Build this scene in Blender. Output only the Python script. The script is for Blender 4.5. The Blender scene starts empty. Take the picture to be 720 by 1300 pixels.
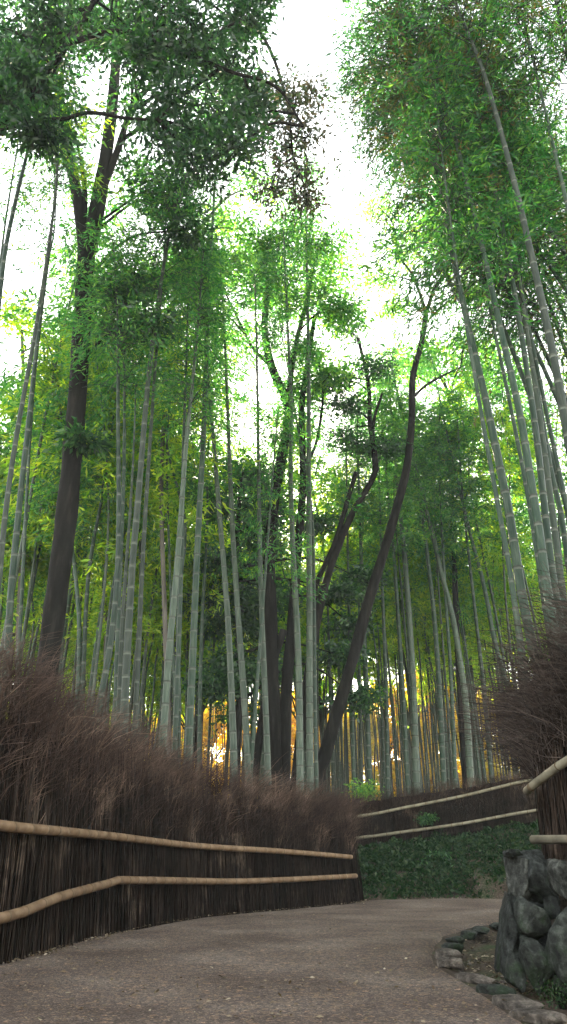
import bpy, bmesh, math, random
import numpy as np
from mathutils import Vector, noise, Matrix

random.seed(7)
RS = np.random.RandomState(11)
sc = bpy.context.scene
col = sc.collection
rad = math.radians

# ------------------------------------------------------------------ camera
F, CX, CY = 910.0, 360.0, 650.0          # focal length and centre in photo pixels (720x1300)
PITCH = math.atan(442 / F)
CAMZ = 0.9
CAM = np.array([0, 0, CAMZ])
FW = np.array([0, math.cos(PITCH), math.sin(PITCH)])
UP = np.array([0, -math.sin(PITCH), math.cos(PITCH)])
RT = np.array([1.0, 0, 0])
cd = bpy.data.cameras.new("camera")
cam = bpy.data.objects.new("camera", cd)
col.objects.link(cam)
cam.location = CAM
cam.rotation_euler = (math.pi / 2 + PITCH, 0, 0)
cd.sensor_fit = 'VERTICAL'
cd.sensor_height = 36
cd.lens = 36 * F / 1300
cd.clip_end = 3000
sc.camera = cam


def ray(px, py):
    return FW * F + RT * (px - CX) + UP * (CY - py)


def P(px, py, Y):
    """world point seen at photo pixel (px,py), standing at distance Y"""
    d = ray(px, py)
    return CAM + d * (Y / d[1])


def G(px, py, z=0.0):
    d = ray(px, py)
    return CAM + d * ((z - CAMZ) / d[2])


def px2m(w, p):
    return w * float(np.dot(np.asarray(p) - CAM, FW)) / F


# ------------------------------------------------------------------ materials
def new_mat(name):
    m = bpy.data.materials.new(name)
    m.use_nodes = True
    nt = m.node_tree
    for n in list(nt.nodes):
        nt.nodes.remove(n)
    out = nt.nodes.new('ShaderNodeOutputMaterial')
    return m, nt, out


def N(nt, t, **kw):
    n = nt.nodes.new(t)
    for k, v in kw.items():
        setattr(n, k, v)
    return n


def ramp(nt, fac, stops):
    r = N(nt, 'ShaderNodeValToRGB')
    while len(r.color_ramp.elements) < len(stops):
        r.color_ramp.elements.new(0.5)
    for e, (p, c) in zip(r.color_ramp.elements, stops):
        e.position = p
        e.color = (*c, 1)
    nt.links.new(fac, r.inputs[0])
    return r.outputs[0]


def leaf_mat(name, c1, c2, c3, trans=0.5, tcol=(1.6, 1.9, 0.9), gloss=0.06):
    m, nt, out = new_mat(name)
    L = nt.links
    g = N(nt, 'ShaderNodeNewGeometry')
    oi = N(nt, 'ShaderNodeObjectInfo')
    c = ramp(nt, g.outputs['Random Per Island'], [(0.0, c1), (0.55, c2), (1.0, c3)])
    hsv = N(nt, 'ShaderNodeHueSaturation')
    mr = N(nt, 'ShaderNodeMapRange')
    L.new(oi.outputs['Random'], mr.inputs['Value'])
    mr.inputs['To Min'].default_value = 0.75
    mr.inputs['To Max'].default_value = 1.25
    L.new(mr.outputs[0], hsv.inputs['Value'])
    mr2 = N(nt, 'ShaderNodeMapRange')
    L.new(oi.outputs['Random'], mr2.inputs['Value'])
    mr2.inputs['To Min'].default_value = 0.515
    mr2.inputs['To Max'].default_value = 0.485
    L.new(mr2.outputs[0], hsv.inputs['Hue'])
    L.new(c, hsv.inputs['Color'])
    d = N(nt, 'ShaderNodeBsdfDiffuse')
    t = N(nt, 'ShaderNodeBsdfTranslucent')
    L.new(hsv.outputs[0], d.inputs[0])
    mul = N(nt, 'ShaderNodeMix', data_type='RGBA', blend_type='MULTIPLY')
    mul.inputs[0].default_value = 1
    L.new(hsv.outputs[0], mul.inputs[6])
    mul.inputs[7].default_value = (*tcol, 1)
    L.new(mul.outputs[2], t.inputs[0])
    mx = N(nt, 'ShaderNodeMixShader')
    mx.inputs[0].default_value = trans
    L.new(d.outputs[0], mx.inputs[1])
    L.new(t.outputs[0], mx.inputs[2])
    gl = N(nt, 'ShaderNodeBsdfGlossy')
    gl.inputs['Roughness'].default_value = 0.45
    mx2 = N(nt, 'ShaderNodeMixShader')
    mx2.inputs[0].default_value = gloss
    L.new(mx.outputs[0], mx2.inputs[1])
    L.new(gl.outputs[0], mx2.inputs[2])
    L.new(mx2.outputs[0], out.inputs[0])
    return m


def rough_mat(name, stops, scale=5.0, detail=6, rough=0.85, bump=0.0, bscale=None, stretch=None, spec=0.06,
              islands=0.0, objvar=0.0, dist=0.02):
    m, nt, out = new_mat(name)
    L = nt.links
    tc = N(nt, 'ShaderNodeTexCoord')
    src = tc.outputs['Object']
    if stretch:
        mp = N(nt, 'ShaderNodeMapping')
        mp.inputs['Scale'].default_value = stretch
        L.new(src, mp.inputs[0])
        src = mp.outputs[0]
    nz = N(nt, 'ShaderNodeTexNoise')
    nz.inputs['Scale'].default_value = scale
    nz.inputs['Detail'].default_value = detail
    nz.inputs['Roughness'].default_value = 0.62
    L.new(src, nz.inputs['Vector'])
    c = ramp(nt, nz.outputs[0], stops)
    b = N(nt, 'ShaderNodeBsdfPrincipled')
    b.inputs['Roughness'].default_value = rough
    b.inputs['Specular IOR Level'].default_value = spec
    if islands or objvar:
        hsv = N(nt, 'ShaderNodeHueSaturation')
        L.new(c, hsv.inputs['Color'])
        mr = N(nt, 'ShaderNodeMapRange')
        if islands:
            g = N(nt, 'ShaderNodeNewGeometry')
            L.new(g.outputs['Random Per Island'], mr.inputs['Value'])
            v = islands
        else:
            oi = N(nt, 'ShaderNodeObjectInfo')
            L.new(oi.outputs['Random'], mr.inputs['Value'])
            v = objvar
        mr.inputs['To Min'].default_value = 1 - v
        mr.inputs['To Max'].default_value = 1 + v
        L.new(mr.outputs[0], hsv.inputs['Value'])
        c = hsv.outputs[0]
    L.new(c, b.inputs['Base Color'])
    if bump:
        n2 = N(nt, 'ShaderNodeTexNoise')
        n2.inputs['Scale'].default_value = bscale or scale * 3
        n2.inputs['Detail'].default_value = 8
        L.new(src, n2.inputs['Vector'])
        bp = N(nt, 'ShaderNodeBump')
        bp.inputs['Strength'].default_value = bump
        bp.inputs['Distance'].default_value = dist
        L.new(n2.outputs[0], bp.inputs['Height'])
        L.new(bp.outputs[0], b.inputs['Normal'])
    L.new(b.outputs[0], out.inputs[0])
    return m


M = {}
M['culm_pale'] = rough_mat('bamboo_culm_pale', [(0.35, (0.024, 0.038, 0.026)), (0.52, (0.044, 0.061, 0.044)), (0.68, (0.088, 0.108, 0.08))],
                           scale=3, rough=0.45, stretch=(6, 6, 0.6), objvar=0.2, spec=0.2)
M['culm'] = rough_mat('bamboo_culm', [(0.35, (0.009, 0.022, 0.013)), (0.52, (0.019, 0.035, 0.022)), (0.68, (0.046, 0.064, 0.044))],
                      scale=3, rough=0.45, stretch=(6, 6, 0.6), objvar=0.3, spec=0.2)
M['culm_dark'] = rough_mat('bamboo_culm_dark', [(0.35, (0.016, 0.026, 0.018)), (0.55, (0.03, 0.04, 0.029)), (0.7, (0.055, 0.065, 0.048))],
                           scale=3, rough=0.5, stretch=(6, 6, 0.6), objvar=0.3, spec=0.2)
M['culm_node'] = rough_mat('bamboo_node', [(0.3, (0.035, 0.04, 0.035)), (0.7, (0.08, 0.085, 0.07))], scale=8)
M['culm_powder'] = rough_mat('bamboo_node_powder', [(0.3, (0.07, 0.082, 0.07)), (0.7, (0.12, 0.13, 0.11))], scale=8)
M['bamboo_leaf'] = leaf_mat('bamboo_leaf', (0.015, 0.08, 0.03), (0.036, 0.14, 0.038), (0.11, 0.22, 0.04), 0.62, gloss=0.025)
M['bamboo_leaf_brown'] = leaf_mat('bamboo_leaf_brown', (0.03, 0.085, 0.028), (0.07, 0.11, 0.03), (0.17, 0.12, 0.045), 0.55, (1.6, 1.35, 0.7), gloss=0.025)
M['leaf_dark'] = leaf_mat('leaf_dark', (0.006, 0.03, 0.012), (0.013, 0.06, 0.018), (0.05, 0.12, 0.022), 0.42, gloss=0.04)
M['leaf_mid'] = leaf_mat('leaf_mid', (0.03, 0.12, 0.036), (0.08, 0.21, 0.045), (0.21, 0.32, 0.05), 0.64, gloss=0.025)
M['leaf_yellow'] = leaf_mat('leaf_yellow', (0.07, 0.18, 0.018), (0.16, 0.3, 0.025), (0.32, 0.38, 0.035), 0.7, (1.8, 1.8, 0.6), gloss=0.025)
M['leaf_glow'] = leaf_mat('leaf_glow', (0.4, 0.28, 0.008), (0.5, 0.41, 0.014), (0.6, 0.53, 0.035), 0.7, (1.4, 1.3, 0.5), gloss=0.01)  # golden leaf colour stands in for the low sunset light
M['leaf_rust'] = leaf_mat('leaf_rust', (0.02, 0.055, 0.02), (0.045, 0.06, 0.025), (0.1, 0.07, 0.035), 0.4, (1.4, 1.2, 0.8))
M['bark'] = rough_mat('dark_bark', [(0.3, (0.005, 0.0045, 0.004)), (0.55, (0.011, 0.01, 0.009)), (0.8, (0.035, 0.032, 0.028))],
                      scale=4, rough=0.9, bump=0.8, bscale=14, stretch=(1.5, 1.5, 0.3), dist=0.03)
M['bark_pale'] = rough_mat('pale_bark', [(0.3, (0.05, 0.045, 0.04)), (0.55, (0.1, 0.09, 0.08)), (0.8, (0.16, 0.15, 0.13))],
                           scale=4, rough=0.9, bump=0.8, bscale=14, stretch=(1.5, 1.5, 0.3), dist=0.03)
M['twig'] = rough_mat('brush_twig', [(0.3, (0.024, 0.015, 0.012)), (0.55, (0.077, 0.05, 0.038)), (0.72, (0.27, 0.182, 0.135))],
                      scale=1.5, rough=0.8, islands=0.55)
M['twig_grey'] = rough_mat('brush_twig_grey', [(0.3, (0.035, 0.027, 0.024)), (0.6, (0.095, 0.073, 0.063)), (0.8, (0.3, 0.245, 0.21))],
                           scale=1.5, rough=0.8, islands=0.7)
M['twig_low'] = rough_mat('brush_stalk', [(0.3, (0.01, 0.007, 0.005)), (0.58, (0.03, 0.021, 0.016)), (0.75, (0.16, 0.118, 0.088))],
                          scale=1.5, rough=0.8, islands=0.9)
M['core'] = rough_mat('brush_core', [(0.3, (0.008, 0.006, 0.005)), (0.7, (0.02, 0.014, 0.011))], scale=6, rough=1, bump=1,
                      bscale=20, stretch=(6, 6, 0.5))
M['rail'] = rough_mat('bamboo_rail', [(0.3, (0.1, 0.06, 0.033)), (0.55, (0.19, 0.125, 0.075)), (0.8, (0.27, 0.19, 0.12))],
                      scale=3, rough=0.5, stretch=(2, 2, 2), bump=0.1)
M['rail_pale'] = rough_mat('bamboo_rail_pale', [(0.3, (0.1, 0.088, 0.062)), (0.55, (0.18, 0.16, 0.115)), (0.8, (0.26, 0.235, 0.175))],
                           scale=3, rough=0.5, stretch=(2, 2, 2), bump=0.1)
M['rail_node'] = rough_mat('rail_node', [(0.3, (0.07, 0.05, 0.03)), (0.7, (0.15, 0.11, 0.07))], scale=8)
M['grass'] = leaf_mat('grass_blade', (0.006, 0.024, 0.008), (0.013, 0.046, 0.012), (0.06, 0.085, 0.038), 0.35, gloss=0.02)
M['litter'] = leaf_mat('dry_leaf', (0.1, 0.06, 0.035), (0.2, 0.14, 0.085), (0.4, 0.33, 0.24), 0.1)


def ground_mat():
    m, nt, out = new_mat('forest_soil')
    L = nt.links
    tc = N(nt, 'ShaderNodeTexCoord')
    n1 = N(nt, 'ShaderNodeTexNoise'); n1.inputs['Scale'].default_value = 1.2; n1.inputs['Detail'].default_value = 8
    n2 = N(nt, 'ShaderNodeTexNoise'); n2.inputs['Scale'].default_value = 30; n2.inputs['Detail'].default_value = 8
    L.new(tc.outputs['Object'], n1.inputs['Vector']); L.new(tc.outputs['Object'], n2.inputs['Vector'])
    a = ramp(nt, n1.outputs[0], [(0.35, (0.05, 0.04, 0.03)), (0.5, (0.09, 0.07, 0.055)), (0.65, (0.05, 0.07, 0.035))])
    b_ = ramp(nt, n2.outputs[0], [(0.3, (0.45, 0.45, 0.45)), (0.7, (1.5, 1.45, 1.4))])
    mx = N(nt, 'ShaderNodeMix', data_type='RGBA', blend_type='MULTIPLY'); mx.inputs[0].default_value = 1
    L.new(a, mx.inputs[6]); L.new(b_, mx.inputs[7])
    b = N(nt, 'ShaderNodeBsdfPrincipled'); b.inputs['Roughness'].default_value = 1
    b.inputs['Specular IOR Level'].default_value = 0.1
    L.new(mx.outputs[2], b.inputs['Base Color'])
    bp = N(nt, 'ShaderNodeBump'); bp.inputs['Strength'].default_value = 1; bp.inputs['Distance'].default_value = 0.04
    L.new(n2.outputs[0], bp.inputs['Height']); L.new(bp.outputs[0], b.inputs['Normal'])
    L.new(b.outputs[0], out.inputs[0])
    return m


def path_mat():
    m, nt, out = new_mat('gravel_path')
    L = nt.links
    tc = N(nt, 'ShaderNodeTexCoord')
    n1 = N(nt, 'ShaderNodeTexNoise'); n1.inputs['Scale'].default_value = 0.8; n1.inputs['Detail'].default_value = 5
    v = N(nt, 'ShaderNodeTexVoronoi'); v.inputs['Scale'].default_value = 95
    v2 = N(nt, 'ShaderNodeTexVoronoi'); v2.inputs['Scale'].default_value = 31
    n3 = N(nt, 'ShaderNodeTexNoise'); n3.inputs['Scale'].default_value = 45; n3.inputs['Detail'].default_value = 6
    for n in (n1, v, v2, n3):
        L.new(tc.outputs['Object'], n.inputs['Vector'])
    a = ramp(nt, n1.outputs[0], [(0.34, (0.115, 0.088, 0.075)), (0.5, (0.158, 0.124, 0.107)), (0.66, (0.205, 0.168, 0.148))])
    sep = N(nt, 'ShaderNodeSeparateColor'); L.new(v.outputs['Color'], sep.inputs[0])
    s = ramp(nt, sep.outputs[0], [(0.0, (0.5, 0.49, 0.48)), (0.5, (0.88, 0.87, 0.85)), (0.86, (1.2, 1.17, 1.1)), (1.0, (2.4, 2.25, 2.0))])
    mx = N(nt, 'ShaderNodeMix', data_type='RGBA', blend_type='MULTIPLY'); mx.inputs[0].default_value = 0.9
    L.new(a, mx.inputs[6]); L.new(s, mx.inputs[7])
    sep2 = N(nt, 'ShaderNodeSeparateColor'); L.new(v2.outputs['Color'], sep2.inputs[0])
    s2 = ramp(nt, sep2.outputs[1], [(0.0, (0.7, 0.7, 0.7)), (0.6, (1, 1, 1)), (0.95, (1.25, 1.15, 1.0)), (1.0, (1.9, 1.6, 1.3))])
    mx2 = N(nt, 'ShaderNodeMix', data_type='RGBA', blend_type='MULTIPLY'); mx2.inputs[0].default_value = 1
    L.new(mx.outputs[2], mx2.inputs[6]); L.new(s2, mx2.inputs[7])
    b = N(nt, 'ShaderNodeBsdfPrincipled'); b.inputs['Roughness'].default_value = 0.95
    b.inputs['Specular IOR Level'].default_value = 0.15
    L.new(mx2.outputs[2], b.inputs['Base Color'])
    bp = N(nt, 'ShaderNodeBump'); bp.inputs['Strength'].default_value = 1.0; bp.inputs['Distance'].default_value = 0.012
    ad = N(nt, 'ShaderNodeMath', operation='ADD')
    L.new(v.outputs['Distance'], ad.inputs[0]); L.new(n3.outputs[0], ad.inputs[1])
    L.new(ad.outputs[0], bp.inputs['Height']); L.new(bp.outputs[0], b.inputs['Normal'])
    L.new(b.outputs[0], out.inputs[0])
    return m


def rock_mat(name, base, moss=0.5, lichen=0.62):
    m, nt, out = new_mat(name)
    L = nt.links
    tc = N(nt, 'ShaderNodeTexCoord')
    n1 = N(nt, 'ShaderNodeTexNoise'); n1.inputs['Scale'].default_value = 10; n1.inputs['Detail'].default_value = 12
    n1.inputs['Roughness'].default_value = 0.7
    n2 = N(nt, 'ShaderNodeTexNoise'); n2.inputs['Scale'].default_value = 4.3; n2.inputs['Detail'].default_value = 12; n2.inputs['Roughness'].default_value = 0.7
    n3 = N(nt, 'ShaderNodeTexNoise'); n3.inputs['Scale'].default_value = 5.3; n3.inputs['Detail'].default_value = 12
    n3.inputs['Roughness'].default_value = 0.75
    for n in (n1, n2, n3):
        L.new(tc.outputs['Object'], n.inputs['Vector'])
    a = ramp(nt, n1.outputs[0], [(0.36, tuple(c * 0.3 for c in base)), (0.5, base), (0.62, tuple(c * 2.3 for c in base))])
    mf = ramp(nt, n2.outputs[0], [(moss, (0, 0, 0)), (moss + 0.12, (1, 1, 1))])
    mx = N(nt, 'ShaderNodeMix', data_type='RGBA'); L.new(mf, mx.inputs[0]); L.new(a, mx.inputs[6])
    mx.inputs[7].default_value = (0.022, 0.038, 0.017, 1)
    lf = ramp(nt, n3.outputs[0], [(lichen, (0, 0, 0)), (lichen + 0.05, (1, 1, 1))])
    mx2 = N(nt, 'ShaderNodeMix', data_type='RGBA'); L.new(lf, mx2.inputs[0]); L.new(mx.outputs[2], mx2.inputs[6])
    mx2.inputs[7].default_value = (0.19, 0.19, 0.17, 1)
    b = N(nt, 'ShaderNodeBsdfPrincipled'); b.inputs['Roughness'].default_value = 0.8
    b.inputs['Specular IOR Level'].default_value = 0.2
    L.new(mx2.outputs[2], b.inputs['Base Color'])
    bp = N(nt, 'ShaderNodeBump'); bp.inputs['Strength'].default_value = 1.0; bp.inputs['Distance'].default_value = 0.06
    L.new(n1.outputs[0], bp.inputs['Height']); L.new(bp.outputs[0], b.inputs['Normal'])
    L.new(b.outputs[0], out.inputs[0])
    return m


M['ground'] = ground_mat()
M['path'] = path_mat()
M['rock'] = rock_mat('mossy_rock', (0.04, 0.044, 0.038), 0.5, 0.66)
M['rock_pale'] = rock_mat('pale_rock', (0.055, 0.057, 0.05), 0.58, 0.6)
M['rock_dark'] = rock_mat('dark_rock', (0.032, 0.035, 0.032), 0.55, 0.68)
M['slab'] = rock_mat('kerb_slab', (0.1, 0.084, 0.07), 0.6, 0.68)


# ------------------------------------------------------------------ mesh helpers
class MB:
    def __init__(s):
        s.v, s.f, s.m, s.n = [], [], [], 0

    def add(s, v, f, m=0):
        v = np.asarray(v, float)
        s.v.append(v)
        s.f.extend([tuple(int(i) + s.n for i in q) for q in f])
        s.m.extend([m] * len(f) if isinstance(m, int) else list(m))
        s.n += len(v)

    def quads(s, v):
        """v: (n,4,3) separate quads"""
        n = len(v)
        s.v.append(v.reshape(-1, 3))
        idx = (np.arange(n * 4).reshape(-1, 4) + s.n).tolist()
        s.f.extend(idx)
        s.m.extend([0] * n)
        s.n += n * 4

    def tube(s, pts, r, sides=6, m=0, cap=True):
        pts = np.asarray(pts, float)
        k = len(pts)
        r = np.broadcast_to(np.asarray(r, float), (k,))
        t = np.gradient(pts, axis=0)
        t /= np.linalg.norm(t, axis=1)[:, None] + 1e-9
        ref = np.array([0.13, 0.99, 0.05]) if abs(t[:, 2]).mean() > 0.5 else np.array([0.03, 0.05, 1.0])
        a = np.cross(t, ref); a /= np.linalg.norm(a, axis=1)[:, None] + 1e-9
        b = np.cross(t, a)
        ang = np.arange(sides) * 2 * math.pi / sides
        v = pts[:, None] + (a[:, None] * np.cos(ang)[None, :, None] + b[:, None] * np.sin(ang)[None, :, None]) * r[:, None, None]
        f, ms = [], []
        for i in range(k - 1):
            for j in range(sides):
                j2 = (j + 1) % sides
                f.append((i * sides + j, (i + 1) * sides + j, (i + 1) * sides + j2, i * sides + j2))
                ms.append(m if isinstance(m, int) else m[i])
        if cap:
            f.append(tuple(range(sides))); ms.append(0)
            f.append(tuple((k - 1) * sides + j for j in reversed(range(sides)))); ms.append(0)
        s.add(v.reshape(-1, 3), f, ms)

    def mesh(s, name, mats, smooth=True):
        me = bpy.data.meshes.new(name)
        v = np.concatenate(s.v) if s.v else np.zeros((0, 3))
        me.from_pydata(v.tolist(), [], s.f)
        for m in mats:
            me.materials.append(m)
        me.polygons.foreach_set('material_index', s.m)
        me.polygons.foreach_set('use_smooth', [smooth] * len(s.f))
        me.update()
        return me


def quad_mesh(name, v, mat):
    """fast mesh from (n,4,3) separate quads"""
    n = len(v)
    me = bpy.data.meshes.new(name)
    me.vertices.add(n * 4)
    me.vertices.foreach_set('co', v.reshape(-1).astype(np.float32))
    me.loops.add(n * 4)
    me.loops.foreach_set('vertex_index', np.arange(n * 4, dtype=np.int32))
    me.polygons.add(n)
    me.polygons.foreach_set('loop_start', np.arange(0, n * 4, 4, dtype=np.int32))
    me.materials.append(mat)
    me.update(calc_edges=True)
    return me


def link(name, me, parent=None, loc=None):
    o = bpy.data.objects.new(name, me)
    col.objects.link(o)
    if parent:
        o.parent = parent
    if loc is not None:
        o.location = loc
    return o


def tag(o, label=None, cat=None, group=None, kind=None):
    if label: o['label'] = label
    if cat: o['category'] = cat
    if group: o['group'] = group
    if kind: o['kind'] = kind
    return o


def empty(name, loc):
    o = bpy.data.objects.new(name, None)
    col.objects.link(o)
    o.location = loc
    o.empty_display_size = 0.2
    return o


def smooth_path(pts, n=8):
    """Catmull-Rom through 3D points"""
    pts = np.asarray(pts, float)
    if len(pts) < 3:
        return np.array([pts[0] + (pts[-1] - pts[0]) * t for t in np.linspace(0, 1, n)])
    p = np.vstack([2 * pts[0] - pts[1], pts, 2 * pts[-1] - pts[-2]])
    out = []
    for i in range(1, len(p) - 2):
        for t in np.linspace(0, 1, n, endpoint=False):
            a, b, c, d = p[i - 1], p[i], p[i + 1], p[i + 2]
            out.append(0.5 * ((2 * b) + (c - a) * t + (2 * a - 5 * b + 4 * c - d) * t * t + (3 * b - a - 3 * c + d) * t ** 3))
    out.append(pts[-1])
    return np.array(out)


def resample(pts, d):
    pts = np.asarray(pts, float)
    seg = np.linalg.norm(np.diff(pts, axis=0), axis=1)
    s = np.concatenate([[0], np.cumsum(seg)])
    d = np.clip(d, 0, s[-1])
    return np.stack([np.interp(d, s, pts[:, k]) for k in range(3)], 1), s[-1]


def unit(v):
    return v / (np.linalg.norm(v, axis=-1, keepdims=True) + 1e-9)


def leaves(p, d, L, W):
    """p,d (n,3) base points and directions; returns (n,4,3) lance-shaped leaves"""
    n = len(p)
    L = L * RS.uniform(0.65, 1.25, n)[:, None]
    W = W * RS.uniform(0.7, 1.2, n)[:, None]
    d = unit(d)
    w = unit(np.cross(d, RS.normal(size=(n, 3))))
    nrm = np.cross(d, w)
    mid = p + d * L * 0.42 + nrm * L * 0.06
    return np.stack([p, mid + w * W * 0.5, p + d * L, mid - w * W * 0.5], 1)


# ------------------------------------------------------------------ terrain
def sstep(a, b, x):
    t = np.clip((x - a) / (b - a), 0, 1)
    return t * t * (3 - 2 * t)


# foot of the left fence (front side), near to far, traced over flat ground
LF = [np.array([-4.6, -3.0, 0]), np.array([-4.1, 1.5, 0]), np.array([-3.5, 5.0, 0])] + \
     [G(px, py) for px, py in ((0, 1221), (60, 1204), (140, 1184), (250, 1164), (360, 1154), (440, 1146.5))]
LF += [LF[-1] + np.array([0.35, 1.0, 0]), LF[-1] + np.array([0.0, 2.0, 0]), LF[-1] + np.array([-1.2, 2.9, 0]), LF[-1] + np.array([-4, 4.2, 0])]
LFs = smooth_path(LF, 8)
# right edge of the path (kerb line)
KE = [np.array([2.6, -3.0, 0]), np.array([2.35, 2.0, 0]), G(735, 1330), G(700, 1300), G(672, 1283), G(640, 1262), G(612, 1246), G(588, 1233),
      G(566, 1220), G(562, 1205), G(571, 1190), G(592, 1180), G(620, 1174), G(650, 1168), G(690, 1162), G(760, 1156), G(900, 1150)]
KEs = smooth_path(KE, 6)
# far edge of the path
FE = [G(400, 1143), G(455, 1142.5), G(520, 1140.5), G(580, 1140), G(650, 1141), G(760, 1144), G(900, 1146)]
FEs = smooth_path(FE, 6)
# far fence on the bank
FF = [P(345, 1078, 25.4), P(400, 1076, 25.0), P(450, 1073, 24.6), P(520, 1064, 24.3), P(590, 1055, 24.0), P(660, 1044, 23.6), P(760, 1030, 23.2), P(900, 1016, 22.6)]
FFs = smooth_path(FF, 6)
# right wall: foot of rocks (x,y) from off frame near, round the corner, then receding along the path
RW = np.array([[3.2, 0.5], [2.95, 3.0], [2.62, 5.2], [2.35, 6.35], [2.12, 7.0], [2.2, 7.7], [2.5, 8.8], [3.05, 10.3], [3.9, 12.0], [5.6, 13.3], [8.5, 14.6], [13, 16.5]])


def poly_sd(px, py, line):
    """signed side (positive = right of travel) distance to polyline"""
    best = np.full(px.shape, 1e9)
    side = np.zeros(px.shape)
    for i in range(len(line) - 1):
        ax, ay = line[i][0], line[i][1]
        bx, by = line[i + 1][0], line[i + 1][1]
        dx, dy = bx - ax, by - ay
        t = np.clip(((px - ax) * dx + (py - ay) * dy) / (dx * dx + dy * dy + 1e-9), 0, 1)
        qx, qy = ax + dx * t, ay + dy * t
        dd = np.hypot(px - qx, py - qy)
        sgn = np.sign((px - ax) * dy - (py - ay) * dx)
        m = dd < best
        best = np.where(m, dd, best)
        side = np.where(m, sgn, side)
    return best * side


RWs = smooth_path(np.c_[RW, np.zeros(len(RW))], 5)
FFx = FFs[:, 0]


def height(x, y):
    x = np.asarray(x, float); y = np.asarray(y, float)
    z = np.full(x.shape, -0.03)
    # gutter and soil between kerb and rocks
    k = poly_sd(x, y, KEs)
    z = z - 0.1 * sstep(0.02, 0.18, k) * (y < 16)
    # retained ground behind the rock wall
    w = poly_sd(x, y, RWs)
    z = np.where(w > 0, np.maximum(z, -0.1 + 1.05 * sstep(0.2, 0.42, w) + 0.25 * sstep(1, 5, w)), z)
    # grassy bank up to the far fence
    fy = np.interp(x, FFx, FFs[:, 1]); fz = np.interp(x, FFx, FFs[:, 2])
    ey = np.interp(x, FEs[:, 0], FEs[:, 1])
    t = np.clip((y - ey - 0.05) / (fy - ey + 0.2), 0, 1)
    b = fz * (t ** 0.75)
    ex = sstep(-3.0, 0.6, x) 
    b = np.where(y > ey, b, 0) * ex
    far = 0.25 * sstep(0, 1, (y - 14) / 20) * (1 - ex)
    z = np.where((w <= 0) | (y > 17), np.maximum(z, z + b + far), z)
    return z


def terrain_z(x, y):
    return float(height(np.array([x]), np.array([y]))[0])


def build_terrain():
    def axis(lo, hi, near_lo, near_hi, st):
        a = list(np.arange(near_lo, near_hi, st))
        s, v = st, near_hi
        while v < hi:
            a.append(v); s *= 1.18; v += s
        a.append(hi)
        s, v = st, near_lo - st
        pre = []
        while v > lo:
            pre.append(v); s *= 1.18; v -= s
        pre.append(lo)
        return np.array(sorted(pre) + a)
    xs = axis(-900, 900, -6, 9, 0.14)
    ys = axis(-400, 1500, 2, 27, 0.14)
    X, Y = np.meshgrid(xs, ys)
    Z = height(X, Y)
    bump = np.array([[noise.noise((x * 1.3, y * 1.3, 0)) for x in xs] for y in ys])
    off = (Z > 0.05) | (Z < -0.06)
    Z = Z + bump * np.where(off, 0.07, 0.015)
    ny, nx = X.shape
    v = np.stack([X, Y, Z], -1).reshape(-1, 3)
    i = np.arange(ny - 1)[:, None] * nx + np.arange(nx - 1)[None]
    f = np.stack([i, i + 1, i + nx + 1, i + nx], -1).reshape(-1, 4)
    mb = MB(); mb.add(v, f.tolist())
    o = link('ground', mb.mesh('ground', [M['ground']]))
    tag(o, kind='structure')


build_terrain()


def build_path():
    # strip between left edge (fence foot) and kerb, then the bend behind the wall
    left = [p for p in LFs if p[1] <= FEs[:, 1].max() + 0.5]
    li = int(np.argmin([abs(p[0] - LF[8][0]) + abs(p[1] - LF[8][1]) for p in LFs]))
    left = list(LFs[:li + 1]) + list(FEs[7:])
    right = list(KEs)
    nl = 160
    def rs(line):
        line = np.array(line); 
        seg = np.r_[0, np.cumsum(np.linalg.norm(np.diff(line, axis=0), axis=1))]
        return np.stack([np.interp(np.linspace(0, seg[-1], nl), seg, line[:, k]) for k in range(3)], 1)
    A, B = rs(left), rs(right)
    A[:, 0] -= 0.25 * (np.arange(nl) < nl * 0.45)
    mcol = 24
    v = []
    for i in range(nl):
        for j in range(mcol + 1):
            t = j / mcol
            p = A[i] * (1 - t) + B[i] * t
            e = 0.0
            if j == 0 or j == mcol:
                e = -0.09
            r = 0.03 * noise.noise((p[0] * 4, p[1] * 4, 1)) if j in (0, 1, mcol, mcol - 1) else 0
            v.append((p[0] + r, p[1] + r, 0.006 * noise.noise((p[0] * 1.5, p[1] * 1.5, 3)) + e))
    f = []
    for i in range(nl - 1):
        for j in range(mcol):
            a = i * (mcol + 1) + j
            f.append((a, a + 1, a + mcol + 2, a + mcol + 1))
    mb = MB(); mb.add(v, f)
    o = link('path', mb.mesh('path', [M['path']]))
    tag(o, kind='structure')


build_path()

# ------------------------------------------------------------------ bamboo
def culm_mesh(pts, r0, name, mat='culm', H=None, sides=8, taper=0.78, spacing=0.3):
    """bamboo culm along a polyline, with a ridge, a dark joint and a powdery band at every node"""
    _, L = resample(pts, np.array([0.0]))
    H = H or L
    ds, rr, ms = [0.0], [1.0], []
    a = 0.12
    rng = random.Random(int(r0 * 1e5) + int(L * 100))
    while a < L - 0.1:
        g = 0.018
        for dd, k in ((-0.05, 1.0), (-0.016, 1.02), (0.0, 1.09), (0.016, 0.97)):
            ds.append(a + dd); rr.append(k)
        ms += [0, 2, 1, 1]
        u = a / H
        a += spacing * (0.55 + 1.0 * math.sin(math.pi * min(1, 0.15 + u * 0.8))) * rng.uniform(0.93, 1.07)
    ds.append(L); rr.append(1.0); ms.append(0)
    ds = np.array(ds); rr = np.array(rr)
    p, _ = resample(pts, ds)
    r = r0 * rr * (1 - taper * (ds / H) ** 1.6)
    mb = MB()
    mb.tube(p, np.maximum(r, 0.006), sides, ms)
    return mb.mesh(name, [M[mat], M['culm_node'], M['culm_powder']])


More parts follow.
